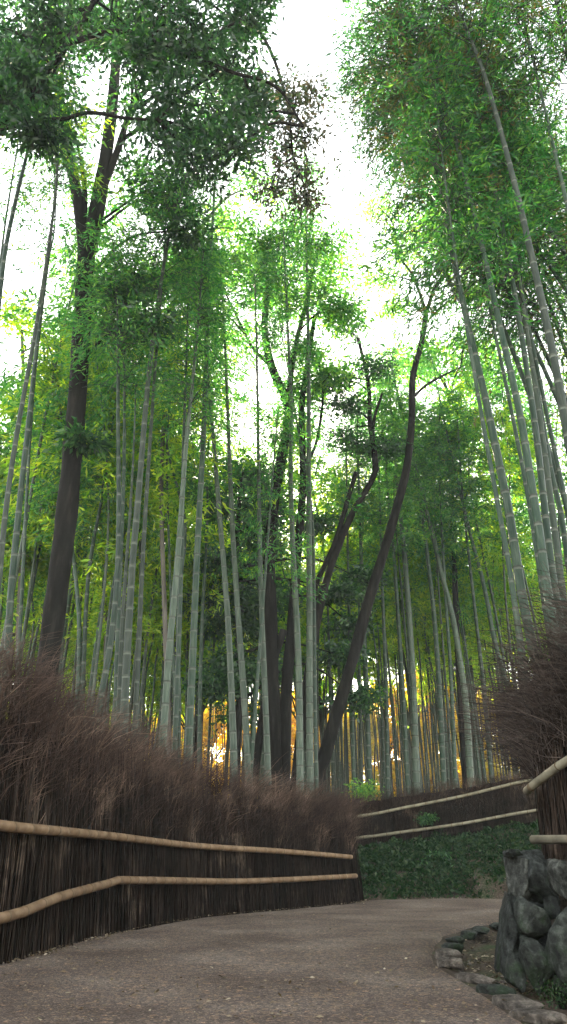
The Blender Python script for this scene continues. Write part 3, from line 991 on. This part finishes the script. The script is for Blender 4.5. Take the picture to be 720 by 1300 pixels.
rg = random.Random(9)
gp = [generic_tree(19, 4.5, 'leaf_yellow', 0.58, 31, 20), generic_tree(17, 4.2, 'leaf_yellow', 0.58, 32, 18), generic_tree(20, 5, 'leaf_yellow', 0.56, 33, 20),
      generic_tree(18, 4.6, 'leaf_mid', 0.56, 34, 20)]
tree_copies('forest_tree', 'green tree far behind the bamboo grove, seen between the stalks', 'green trees beyond the grove', gp,
            [(x + rg.uniform(-1.5, 1.5), rg.uniform(44, 56), rg.uniform(0.85, 1.15), rg.uniform(0, 6)) for x in np.linspace(-32, 32, 24)])
ap = [generic_tree(15, 5, 'leaf_glow', 0.08, 41, 60), generic_tree(14, 5, 'leaf_glow', 0.05, 42, 60)]  # added trees; their colour carries the sunset glow seen between the stalks
tree_copies('glow_tree', 'added golden tree standing in for the sunset glow low behind the bamboo stalks', 'added glow trees beyond the grove', ap,
            [(x, 72 + rg.uniform(-3, 3), rg.uniform(0.9, 1.1), rg.uniform(0, 6)) for x in np.linspace(-34, 38, 22)])

# ------------------------------------------------------------------ brushwood fences
def twig_batch(base, top, mid, r0, r1, k=4):
    """curved three-sided twigs, vectorised; returns verts/faces"""
    n = len(base)
    us = np.linspace(0, 1, k)
    pts = np.stack([(1 - u) ** 2 * base + 2 * u * (1 - u) * mid + u * u * top for u in us], 1)      # n,k,3
    t = unit(top - base)
    a = unit(np.cross(t, np.array([0.3, 0.9, 0.1]))); b = np.cross(t, a)
    rr = (r0[:, None] * (1 - us) + r1[:, None] * us)[..., None]
    v = []
    for j in range(3):
        an = j * 2 * math.pi / 3
        v.append(pts + (a * math.cos(an) + b * math.sin(an))[:, None] * rr)
    v = np.stack(v, 2).reshape(-1, 3)      # n,k,3corners
    f = []
    for i in range(k - 1):
        for j in range(3):
            j2 = (j + 1) % 3
            f.append([i * 3 + j, (i + 1) * 3 + j, (i + 1) * 3 + j2, i * 3 + j2])
    f = np.array(f)[None] + (np.arange(n) * k * 3)[:, None, None]
    return v, f.reshape(-1, 4)


def quads_indexed(name, v, f, mat):
    me = bpy.data.meshes.new(name)
    me.vertices.add(len(v)); me.vertices.foreach_set('co', v.reshape(-1).astype(np.float32))
    me.loops.add(len(f) * 4); me.loops.foreach_set('vertex_index', f.reshape(-1).astype(np.int32))
    me.polygons.add(len(f)); me.polygons.foreach_set('loop_start', np.arange(0, len(f) * 4, 4, dtype=np.int32))
    me.materials.append(mat)
    me.update(calc_edges=True)
    me.polygons.foreach_set('use_smooth', [True] * len(f))
    return me


def fence(name, label, line, hts, thick, lean, ratio, nstalk, ntip, rails, tip_len=0.9, split=1.1, r=0.006, core_h=0.72, side=1, tipmat='twig', flare=0.12, mess=0.07, tipr=1.0, plumes=0):
    """line: foot of the visible face (n,3); hts: height at each point; lean: (along, outward) tilt of the feathery tips"""
    line = np.asarray(line); n = len(line)
    seg = np.r_[0, np.cumsum(np.linalg.norm(np.diff(line[:, :2], axis=0), axis=1))]
    S = seg[-1]
    e = empty(name, line[0])
    tag(e, label, 'fence')
    o = line[0].copy()

    def at(s):
        return np.stack([np.interp(s, seg, line[:, k]) for k in range(3)], 1)

    def frame(s):
        a = at(np.maximum(s - 0.05, 0)); b = at(np.minimum(s + 0.05, S))
        t = b - a; t[:, 2] = 0; t = unit(t)
        nn = np.stack([-t[:, 1], t[:, 0], np.zeros(len(t))], 1) * side      # away from the path
        return t, nn
    H = lambda s: np.interp(s, seg, hts)
    # core
    ns = max(20, int(S / 0.25))
    ss = np.linspace(0, S, ns)
    p = at(ss); t, nn = frame(ss)
    mb = MB(); v = []
    rows = 6
    for side_k in (0, 1):
        for rrow in range(rows):
            u = rrow / (rows - 1)
            off = (0.09 + flare * 0.0 + 0.02 * u) if side_k == 0 else (thick - 0.04)
            q = p + nn * off
            q = q.copy()
            hh = H(ss) * core_h * u
            q[:, 2] = p[:, 2] - 0.15 + hh + 0.15
            if rrow == 0: q[:, 2] -= 0.3
            if rrow == rows - 1:
                q[:, 2] += 0.12 * np.array([noise.noise((x * 5, 0, side_k)) for x in ss])
            v.append(q)
    v = np.array(v)                     # 12, ns, 3
    order = list(range(rows)) + [rows + i for i in reversed(range(rows))]
    v = v[order]
    f = []
    for i in range(2 * rows - 1):
        for j in range(ns - 1):
            f.append((i * ns + j, i * ns + j + 1, (i + 1) * ns + j + 1, (i + 1) * ns + j))
    f.append(tuple(i * ns for i in range(2 * rows))); f.append(tuple(i * ns + ns - 1 for i in reversed(range(2 * rows))))
    mb.add(v.reshape(-1, 3) - o, f)
    link('brush_core', mb.mesh('brush_core', [M['core']]), e)
    # stalks
    s = RS.uniform(0, S, nstalk)
    p = at(s); t, nn = frame(s); h = H(s)
    dep = RS.uniform(0, 1, nstalk) ** 1.6
    base = p + nn * (dep * thick * 0.9)[:, None] - nn * (flare * (1 - dep))[:, None] * RS.uniform(0.2, 1, nstalk)[:, None]
    base += t * RS.normal(size=nstalk)[:, None] * 0.03
    hl = h * RS.uniform(0.45, 0.85, nstalk)
    top = p + nn * (dep * thick * 0.9 + 0.03)[:, None] + t * (RS.normal(size=nstalk) * 0.13 + 0.06 * ratio)[:, None]
    top[:, 2] += hl; base[:, 2] -= 0.04
    mid = (base + top) / 2 + t * RS.normal(size=(nstalk, 1)) * 0.05 + nn * RS.normal(size=(nstalk, 1)) * 0.02
    r0 = r * RS.uniform(0.6, 1.9, nstalk)
    V, Fc = twig_batch(base, top, mid, r0, r0 * 0.45)
    link('brush_stalks', quads_indexed('brush_stalks', V - o, Fc, M['twig_low']), e)
    # feathery tips
    s = RS.uniform(0, S, ntip)
    p = at(s); t, nn = frame(s); h = H(s)
    dep = RS.uniform(-0.05, 1, ntip)
    base = p + nn * (dep * thick)[:, None]
    zb = RS.uniform(0.38, 0.86, ntip)
    base[:, 2] += h * zb
    ln = tip_len * RS.uniform(0.35, 1.1, ntip) * (0.5 + 0.5 * np.array([noise.noise((x * 1.7, 3.1, 0)) + 0.8 for x in s]))
    dirv = np.array([0, 0, 1.0]) + t * (lean[0] + RS.normal(size=ntip) * mess * 7)[:, None] - nn * (lean[1] + RS.normal(size=ntip) * mess * 6)[:, None]
    dirv = unit(dirv)
    top = base + dirv * ln[:, None]
    lim = p[:, 2] + h * (1.0 + 0.09 * RS.normal(size=ntip))
    top[:, 2] = np.minimum(top[:, 2], lim)
    mid = base + np.array([0, 0, 1.0]) * (ln * 0.45)[:, None] + RS.normal(size=(ntip, 3)) * mess
    mid[:, 2] = np.minimum(mid[:, 2], (lim + base[:, 2]) / 2 + 0.1)
    r0 = r * tipr * RS.uniform(0.25, 0.8, ntip)
    V, Fc = twig_batch(base, top, mid, r0, r0 * 0.4)
    link('brush_tips', quads_indexed('brush_tips', V - o, Fc, M[tipmat]), e)
    if plumes:
        s = RS.uniform(0, S, plumes); p = at(s); t, nn = frame(s); h = H(s)
        base = p + nn * (RS.uniform(0.0, 1, plumes) * thick)[:, None]
        base[:, 2] += h * RS.uniform(0.5, 0.85, plumes)
        ln = RS.uniform(0.5, 1.25, plumes)
        k = unit(np.array([0, 0, 1.0]) + t * (lean[0] + 0.35 + RS.normal(size=plumes) * 0.3)[:, None] - nn * (RS.normal(size=plumes) * 0.3 + 0.1)[:, None])
        top = base + k * ln[:, None]
        top[:, 2] = np.minimum(top[:, 2], p[:, 2] + h * RS.uniform(0.95, 1.2, plumes))
        mid = (base + top) / 2 + np.array([0, 0, 1.0]) * (ln * 0.16)[:, None]
        r0 = r * RS.uniform(0.5, 0.95, plumes)
        V, Fc = twig_batch(base, top, mid, r0, r0 * 0.35, 5)
        link('plume_twigs', quads_indexed('plume_twigs', V - o, Fc, M[tipmat]), e)
    for pts, rr, mt in rails:
        pts = smooth_path(pts, 10)
        _, L = resample(pts, np.array([0.]))
        ds, k, ms = [0.0], [1.0], []
        a = 0.25
        while a < L - 0.1:
            for dd, kk in ((-0.012, 1.0), (0.0, 1.08), (0.012, 1.0)):
                ds.append(a + dd); k.append(kk)
            ms += [0, 1, 1]
            a += random.uniform(0.3, 0.42)
        ds.append(L); k.append(1.0); ms.append(0)
        q, _ = resample(pts, np.array(ds))
        mb = MB(); mb.tube(q - o, rr * np.array(k), 12, ms)
        link('rail', mb.mesh('rail', [M[mt], M['rail_node']]), e)
    return e


def line_sub(line, a, b):
    return np.array(line[a:b])


# left fence
lfl = LFs
dl = np.hypot(lfl[:, 0], lfl[:, 1])
hl = np.interp(lfl[:, 1], [-3, 5, 8.3, 10.5, 14.7, 18, 19.6, 21, 24], [3.0, 3.1, 3.15, 3.0, 2.7, 2.45, 2.35, 2.2, 2.1])


def on_left(px, py, out=0.1):
    """point in front of the left fence's face (by out metres) on the ray of a pixel"""
    d = ray(px, py)
    off = []
    for i in range(len(lfl)):
        a, b = lfl[max(0, i - 1)], lfl[min(len(lfl) - 1, i + 1)]
        t = unit((b - a)[:2])
        off.append(lfl[i][:2] + np.array([t[1], -t[0]]) * out)
    best = None
    for i in range(len(off) - 1):
        a, b = off[i], off[i + 1]
        if a[1] < 4 or a[1] > 20: continue
        Mx = np.array([[d[0], -(b - a)[0]], [d[1], -(b - a)[1]]])
        if abs(np.linalg.det(Mx)) < 1e-9: continue
        k, u = np.linalg.solve(Mx, a)
        if -0.02 <= u <= 1.02 and k > 0 and (best is None or k < best):
            best = k
    return CAM + d * best


r1 = [np.array([-4.45, -3, 1.3]), np.array([-3.95, 1.5, 1.3]), np.array([-3.3, 5, 1.28])] + [on_left(a, b, 0.13) for a, b in ((0, 1048), (60, 1054), (145, 1062), (250, 1074), (360, 1081))] + [P(446, 1088, 19.2)]
r2 = [np.array([-4.42, -3, 0.3]), np.array([-3.92, 1.5, 0.3]), np.array([-3.27, 5, 0.33])] + [on_left(a, b, 0.2) for a, b in ((0, 1166), (75, 1139), (140, 1121), (150, 1117.5), (162, 1117.5), (220, 1118), (300, 1119), (380, 1116))] + [P(452, 1112, 19.1)]
fence('brushwood_fence', 'long dark brushwood fence with two brown bamboo rails along the left of the path', lfl, hl, 0.5, (0.55, 0.05), 1,
      11000, 24000, [(r1, 0.052, 'rail'), (r2, 0.052, 'rail')], tip_len=1.15, side=1, flare=0.18, mess=0.09, tipr=1.15, plumes=2600)
# far fence on the bank
fb = FFs
hf = np.interp(np.arange(len(fb)), [0, len(fb) * 0.3, len(fb) * 0.7, len(fb)], [1.6, 1.5, 1.55, 1.65])
ra = [P(a, b, y - 0.12) for a, b, y in ((340, 1046, 25.4), (450, 1037, 24.6), (520, 1024, 24.3), (590, 1010, 24.0), (665, 992, 23.6), (760, 975, 23.2))]
rb_ = [P(a, b, y - 0.12) for a, b, y in ((340, 1072, 25.4), (450, 1064, 24.6), (520, 1055, 24.3), (590, 1045, 24.0), (672, 1030, 23.6), (760, 1018, 23.2))]
fence('brushwood_fence', 'distant low brushwood fence with two thin pale rails on top of the green bank', fb, hf, 0.35, (0.1, 0.0), 0,
      5000, 11000, [(ra, 0.045, 'rail_pale'), (rb_, 0.045, 'rail_pale')], tip_len=0.5, side=1, r=0.006, core_h=0.8, tipmat='twig', flare=0.05)
# right fence on the rock wall
rl = smooth_path(np.array([[3.75, 0.8, 0.98], [3.45, 3.0, 0.97], [3.1, 5.2, 0.96], [2.78, 6.4, 0.95], [2.52, 7.2, 0.95], [2.62, 7.9, 0.95], [3.05, 8.9, 0.97], [3.55, 10.3, 1.0], [4.4, 11.9, 1.0], [6.2, 13.1, 1.0]]), 6)
hr = np.interp(np.arange(len(rl)), np.array([0, 12, 20, 24, 28, 32, 48]), [2.4, 2.3, 2.15, 1.95, 1.75, 1.7, 1.8])
ru = [P(1100, 700, 3.2), P(860, 872, 5.4), P(760, 940, 6.3), P(720, 966, 6.75), P(692, 984, 7.05), P(670, 1003, 7.3), P(672, 1002, 7.9)]
rl_ = [P(1300, 1090, 3.2), P(900, 1072, 5.2), P(760, 1066, 6.45), P(712, 1066, 6.95), P(676, 1066, 7.2)]
fence('brushwood_fence', 'tall shaggy brushwood fence standing on the rock wall at the right edge', rl, hr, 0.5, (0.15, 0.8), 0,
      6000, 17000, [(ru, 0.038, 'rail_pale'), (rl_, 0.038, 'rail_pale')], tip_len=1.1, side=-1, flare=0.05, mess=0.17, tipr=1.3, tipmat='twig_grey', core_h=0.62)

# ------------------------------------------------------------------ rocks
def rock(name, label, cat, c, s, seed, mat, group=None, rot=0.0, tilt=0.0, n=13, disp=0.05, sub=3):
    rg = random.Random(seed)
    bm = bmesh.new()
    for i in range(n):
        v = Vector((rg.gauss(0, 1), rg.gauss(0, 1), rg.gauss(0, 1))).normalized()
        k = max(abs(v.x), abs(v.y), abs(v.z)) ** 0.55
        v = v / k * rg.uniform(0.85, 1.05)
        bm.verts.new((v.x * 0.5, v.y * 0.5, v.z * 0.5))
    r = bmesh.ops.convex_hull(bm, input=bm.verts)
    bmesh.ops.delete(bm, geom=[g for g in r['geom_interior'] if isinstance(g, bmesh.types.BMVert)], context='VERTS')
    bmesh.ops.triangulate(bm, faces=bm.faces)
    bmesh.ops.bevel(bm, geom=list(bm.edges), offset=0.025, segments=1, affect='EDGES', profile=0.5)
    bmesh.ops.triangulate(bm, faces=bm.faces)
    for _ in range(sub - 1):
        bmesh.ops.subdivide_edges(bm, edges=[e for e in bm.edges if e.calc_length() > 0.06], cuts=1, use_grid_fill=True)
        bmesh.ops.triangulate(bm, faces=bm.faces)
    bmesh.ops.smooth_vert(bm, verts=bm.verts, factor=0.22, use_axis_x=True, use_axis_y=True, use_axis_z=True)
    bm.normal_update()
    for v in bm.verts:
        q = Vector(v.co) * 3.0 + Vector((seed, seed * 1.7, 0))
        v.co += v.normal * (noise.fractal(q, 0.7, 2.3, 6) * disp * 1.3)
    R = Matrix.Rotation(rot, 4, 'Z') @ Matrix.Rotation(tilt, 4, 'Y') @ Matrix.Diagonal((*s, 1))
    bm.transform(R)
    me = bpy.data.meshes.new(name); bm.to_mesh(me); bm.free()
    me.materials.append(M[mat])
    me.polygons.foreach_set('use_smooth', [True] * len(me.polygons))
    o = link(name, me, loc=c)
    tag(o, label, cat, group)
    return o


RG = 'boulders of the right retaining wall'


def wrock(label, x0, y0, x1, y1, Y, depth, seed, mat='rock', tilt=0.0, grow=1.12, rot=0.0):
    c = P((x0 + x1) / 2, (y0 + y1) / 2, Y)
    w, h = px2m(x1 - x0, c) * grow, px2m(y1 - y0, c) * grow / 1.1
    rock('boulder', label, 'boulder', c, (w, depth, h), seed, mat, RG, rot, tilt)


wrock('tall narrow dark boulder leaning at the left end of the rock wall', 634, 1134, 658, 1236, 7.25, 0.6, 3, 'rock_dark', 0.18)
wrock('boulder with a white lichen cap at the top left of the rock wall', 642, 1082, 672, 1142, 7.2, 0.55, 4, 'rock_pale', 0.05)
wrock('large dark block in the top row just below the fence stalks', 668, 1082, 702, 1166, 7.0, 0.6, 5, 'rock_dark', -0.05)
wrock('pale speckled boulder at the top right of the rock wall', 697, 1086, 738, 1142, 6.75, 0.6, 6, 'rock_pale')
wrock('angular grey green boulder in the middle of the rock wall', 652, 1140, 697, 1196, 7.0, 0.55, 7, 'rock')
wrock('big slanted mossy boulder on the right frame edge', 694, 1140, 752, 1250, 6.6, 0.6, 8, 'rock', 0.22)
wrock('rounded upright boulder at the foot of the rock wall', 661, 1190, 702, 1260, 6.8, 0.5, 9, 'rock')
wrock('narrow mossy boulder wedged at the foot left of the rounded one', 645, 1190, 668, 1254, 6.95, 0.5, 10, 'rock', 0.1)
wrock('dark wedge stone filling the joint left of the frame edge under the pale top boulder', 690, 1128, 716, 1166, 6.95, 0.5, 21, 'rock_dark')
wrock('low mossy stone in the lower right corner of the rock wall', 690, 1215, 730, 1262, 6.75, 0.45, 22, 'rock')
wrock('small flat stone lying on the top left corner of the rock wall', 640, 1077, 662, 1089, 7.1, 0.3, 12, 'rock_dark')
for k, (x, y, z, sx, sz) in enumerate([(2.62, 5.75, 0.15, .6, .75), (2.75, 5.2, 0.7, .6, .6), (2.85, 4.7, .15, .7, .8), (2.95, 4.1, .7, .6, .6), (3.0, 3.5, .2, .8, .9), (3.15, 2.8, .6, .7, .8),
                                       (2.62, 5.9, 0.72, .5, .5), (2.45, 7.9, .3, .6, .9), (2.8, 8.5, .25, .7, .8), (3.2, 9.1, .3, .7, .9), (2.55, 7.9, .8, .6, .4), (3.0, 8.7, .75, .6, .45), (3.7, 9.8, .3, .8, .9), (3.6, 9.5, .8, .6, .4),
                                       (4.4, 10.6, .3, .9, .9), (5.1, 11.5, .35, .9, 1.0), (4.5, 10.7, .85, .7, .4)]):
    rock('boulder', 'boulder of the retaining wall hidden behind its corner or outside the frame', 'boulder', (x, y, z), (sx, 0.6, sz), 50 + k,
         ('rock', 'rock_dark', 'rock_pale')[k % 3], 'unseen boulders of the retaining wall', rot=0.4 * k)

# kerb slabs
KG = 'kerb stones along the right path edge'
for k, (lab, px, py, w, d, h, rot) in enumerate([
        ('flat kerb slab nearest the camera at the lower right corner', 690, 1290, .36, .22, .14, -0.5),
        ('broad kerb slab second from the lower right corner', 661, 1272, .34, .24, .14, -0.7),
        ('sunken kerb stone with a dark notch beside it', 632, 1256, .32, .2, .16, -0.8),
        ('flat brown kerb stone below the pale paired blocks', 604, 1240, .36, .22, .12, -0.9),
        ('lower of the paired pale kerb blocks at the bend', 576, 1224, .24, .2, .14, -0.3),
        ('upper pale kerb block at the outermost bend', 573, 1213, .24, .24, .18, 0.1),
        ('dark kerb stone just above the pale block', 578, 1201, .22, .22, .15, 0.2),
        ('thin kerb slab on the upper left of the curve', 583, 1192, .26, .24, .14, 0.5),
        ('narrow kerb slab at the top of the curve', 597, 1185, .3, .22, .14, 0.7),
        ('long dark kerb slab along the back of the curve', 615, 1179, .4, .24, .13, 1.0),
        ('last kerb slab before the tall narrow boulder', 636, 1174, .45, .24, .12, 1.1)]):
    c = G(px - 4, py)
    rock('kerb_stone', lab, 'kerb stone', (c[0], c[1], -0.02 + (0.02 if k in (4, 5) else 0)), (w * 1.15, d * 1.1, h * 0.85), 80 + k, 'slab' if k in (0, 1, 3, 4, 5) else 'rock', KG, rot=rot, disp=0.03, n=24)

# stones, gravel and leaves in the gutter
def pebbles():
    mb = MB()
    rg = random.Random(3)
    for _ in range(420):
        t = rg.random()
        y = rg.uniform(6.0, 11.0)
        k = np.interp(y, KEs[:, 1][12:60], KEs[:, 0][12:60]) if False else None
        px, py = rg.uniform(585, 700), rg.uniform(1178, 1300)
        g = G(px, py, -0.1)
        kd = poly_sd(np.array([g[0]]), np.array([g[1]]), KEs)[0]
        if kd < 0.15: continue
        s = rg.uniform(0.006, 0.028)
        a = rg.uniform(0, 6.28)
        z = terrain_z(g[0], g[1]) + s * 0.3
        if z > 0.1: continue
        base = np.array([(1, 0, 0), (0, 1, 0), (-1, 0, 0), (0, -1, 0), (0, 0, .7), (0, 0, -.7)]) * s * np.array([1.3, .9, 1]) * rg.uniform(.7, 1.3)
        R = np.array([[math.cos(a), -math.sin(a), 0], [math.sin(a), math.cos(a), 0], [0, 0, 1]])
        v = base @ R.T + np.array([g[0], g[1], z])
        mb.add(v, [(0, 1, 4), (1, 2, 4), (2, 3, 4), (3, 0, 4), (1, 0, 5), (2, 1, 5), (3, 2, 5), (0, 3, 5)])
    o = link('gravel', mb.mesh('gravel', [M['slab']], False))
    tag(o, 'loose gravel in the gutter beside the rock wall', 'gravel', kind='stuff')


pebbles()


def litter():
    ps = []
    rg = np.random.RandomState(4)
    # sparse on the path, thick at fence foot and in the gutter
    for _ in range(420):
        g = G(rg.uniform(0, 700), 1142 + 158 * rg.uniform() ** 0.8)
        if poly_sd(np.array([g[0]]), np.array([g[1]]), KEs)[0] < -0.1 : ps.append((g[0], g[1], 0.012))
    for _ in range(1500):
        i = rg.randint(len(LFs) - 20); t = rg.uniform()
        p = LFs[i] * (1 - t) + LFs[i + 1] * t
        ps.append((p[0] + abs(rg.normal()) * 0.13, p[1], 0.014))
    for _ in range(1500):
        g = G(rg.uniform(585, 760), rg.uniform(1170, 1310), -0.1)
        if poly_sd(np.array([g[0]]), np.array([g[1]]), KEs)[0] > 0.1 and poly_sd(np.array([g[0]]), np.array([g[1]]), RWs)[0] < 0.1:
            ps.append((g[0], g[1], terrain_z(g[0], g[1]) + 0.02))
    for _ in range(500):
        x = rg.uniform(3, 9); y = np.interp(x, FEs[:, 0], FEs[:, 1]) + rg.uniform(-0.3, 0.6)
        ps.append((x, y, terrain_z(x, y) + 0.04))
    p = np.array(ps)
    d = rg.normal(size=p.shape) * np.array([1, 1, 0.15])
    n = len(p)
    L = rg.uniform(0.025, 0.065, n)[:, None]
    d = unit(d); w = unit(np.cross(d, np.array([0, 0, 1.0]) + rg.normal(size=(n, 3)) * 0.3)) * L * 0.22
    q = np.stack([p, p + d * L * .5 + w, p + d * L, p + d * L * .5 - w + np.array([0, 0, 0.006])], 1)
    o = link('fallen_leaves', quad_mesh('fallen_leaves', q, M['litter']))
    tag(o, 'dry fallen leaves scattered at the fence foot and in the gutter', 'fallen leaves', kind='stuff')


litter()


def bank_green():
    rg = np.random.RandomState(8)
    ps, ds, Ls = [], [], []
    n = 38000
    x = rg.uniform(0.2, 12.5, n); u = rg.uniform(0, 1, n)
    ey = np.interp(x, FEs[:, 0], FEs[:, 1]); fy = np.interp(x, FFx, FFs[:, 1])
    y = ey + 0.0 + (fy - ey - 0.0) * u
    keep = np.array([noise.noise((a * 1.1, b * 1.6, 5)) > -0.75 for a, b in zip(x, y)])
    right_bare = (x > 5.2) & (y < ey + 1.0 + 0.4 * np.sin(x * 3)) & (rg.uniform(size=n) < 0.85)
    keep &= ~right_bare
    x, y = x[keep], y[keep]
    z = height(x, y) + 0.0
    n = len(x)
    p = np.stack([x, y, z], 1)
    lump = np.array([noise.noise((a * 2.2, b * 2.2, 9)) for a, b in zip(x, y)])
    p[:, 2] += np.maximum(0, rg.uniform(0, 1, n) * (0.1 + 0.35 * lump))
    d = rg.normal(size=(n, 3)) * np.array([0.7, 0.7, 0.3]) + np.array([0, -0.25, 0.7])
    L = rg.uniform(0.06, 0.17, n)[:, None]
    d = unit(d); w = unit(np.cross(d, rg.normal(size=(n, 3)))) * L * rg.uniform(0.08, 0.32, n)[:, None]
    q = np.stack([p, p + d * L * .5 + w, p + d * L + np.array([0, 0, -0.02]), p + d * L * .5 - w], 1)
    o = link('ground_cover', quad_mesh('ground_cover', q, M['grass']))
    tag(o, 'low green grass and creepers covering the bank below the far fence', 'ground cover', kind='stuff')


bank_green()


def shrub(label, c, r, leaf, n=24, L=0.1, seed=0):
    e = empty('shrub', c)
    tag(e, label, 'shrub')
    cs = [(np.array([0, 0, r * 0.8]), (r, r, r * 0.8))]
    q, tcs = clump_leaves(cs, n, 16, L, L * 0.4, tr=0.12)
    mb = MB()
    for t in tcs[0][:10]:
        mb.tube(np.array([[0, 0, -0.1], t * 0.5 + np.array([0, 0, .05]), t]), [0.012, 0.008, 0.003], 4)
    link('stems', mb.mesh('stems', [M['bark']]), e)
    link('foliage', quad_mesh('foliage', q, M[leaf]), e)


for lab, px, py, Y, r, lf, L in (('small pale leafed shrub poking over the left end of the far fence', 462, 1003, 25.2, 0.55, 'leaf_mid', 0.14),
                                 ('low shrub growing through the far fence between its rails', 542, 1038, 24.0, 0.2, 'leaf_dark', 0.1),
                                 ('mossy tuft at the foot of the rock wall near the right edge', 712, 1262, 6.4, 0.09, 'grass', 0.025),
                                 ('bushy green clump on the left of the bank below the far fence', 485, 1105, 22.6, 0.4, 'grass', 0.12),
                                 ('dark leafy clump low on the middle of the bank', 560, 1095, 22.8, 0.42, 'leaf_dark', 0.12)):
    c = P(px, py, Y)
    if Y > 25: c[2] = terrain_z(c[0], c[1]); 
    shrub(lab, c - np.array([0, 0, r * 0.8]) if Y < 25 else c + np.array([0, 0, 1.2]), r, lf, 40, L)

# ------------------------------------------------------------------ light
SUN_EL, SUN_AZ = 27.0, -4.0        # degrees; azimuth from +Y towards +X
w = bpy.data.worlds.new("World"); sc.world = w; w.use_nodes = True
nt = w.node_tree
bg = nt.nodes['Background']
sky = nt.nodes.new('ShaderNodeTexSky')
sky.sky_type = 'NISHITA'
sky.sun_disc = False
sky.sun_elevation = rad(SUN_EL)
sky.sun_rotation = rad(SUN_AZ)
sky.dust_density = 0.4
sky.air_density = 1.0
hs = nt.nodes.new('ShaderNodeHueSaturation')      # thin evening overcast: a paler sky
hs.inputs['Saturation'].default_value = 0.5
nt.links.new(sky.outputs[0], hs.inputs['Color'])
warm = nt.nodes.new('ShaderNodeMix'); warm.data_type = 'RGBA'; warm.blend_type = 'MULTIPLY'
warm.inputs[0].default_value = 1
warm.inputs[7].default_value = (1.0, 0.91, 0.77, 1)
nt.links.new(hs.outputs[0], warm.inputs[6])
nt.links.new(warm.outputs[2], bg.inputs[0])
bg.inputs[1].default_value = 0.15
sd = bpy.data.lights.new('sun', 'SUN')
sd.energy = 5.0; sd.angle = rad(0.5); sd.color = (1, 0.84, 0.6)
so = bpy.data.objects.new('sun', sd); col.objects.link(so)
dv = Vector((math.sin(rad(SUN_AZ)) * math.cos(rad(SUN_EL)), math.cos(rad(SUN_AZ)) * math.cos(rad(SUN_EL)), math.sin(rad(SUN_EL))))
so.rotation_euler = dv.to_track_quat('Z', 'Y').to_euler()
so.location = (0, 60, 40)

sc.view_settings.view_transform = 'Standard'
sc.view_settings.look = 'None'
sc.view_settings.gamma = 1
sc.view_settings.use_curve_mapping = False
sc.view_settings.exposure = 3.25
cy = sc.cycles
cy.max_bounces = 8
cy.diffuse_bounces = 4
cy.transmission_bounces = 6
cy.glossy_bounces = 2
cy.use_denoising = True
cy.sample_clamp_indirect = 6

HAZE = 0.0008
if HAZE:
    m, nt, out = new_mat('haze_air')
    v = N(nt, 'ShaderNodeVolumePrincipled')
    v.inputs['Density'].default_value = HAZE
    v.inputs['Color'].default_value = (0.9, 0.95, 0.95, 1)
    nt.links.new(v.outputs[0], out.inputs['Volume'])
    mb = MB()
    x, y0, y1, z0, z1 = 120, -40, 110, -1.5, 32
    vs = [(-x, y0, z0), (x, y0, z0), (x, y1, z0), (-x, y1, z0), (-x, y0, z1), (x, y0, z1), (x, y1, z1), (-x, y1, z1)]
    mb.add(vs, [(3, 2, 1, 0), (4, 5, 6, 7), (0, 1, 5, 4), (1, 2, 6, 5), (2, 3, 7, 6), (3, 0, 4, 7)])
    o = link('haze', mb.mesh('haze', [m], False))
    tag(o, 'thin pale evening haze hanging in the grove', 'haze', kind='stuff')
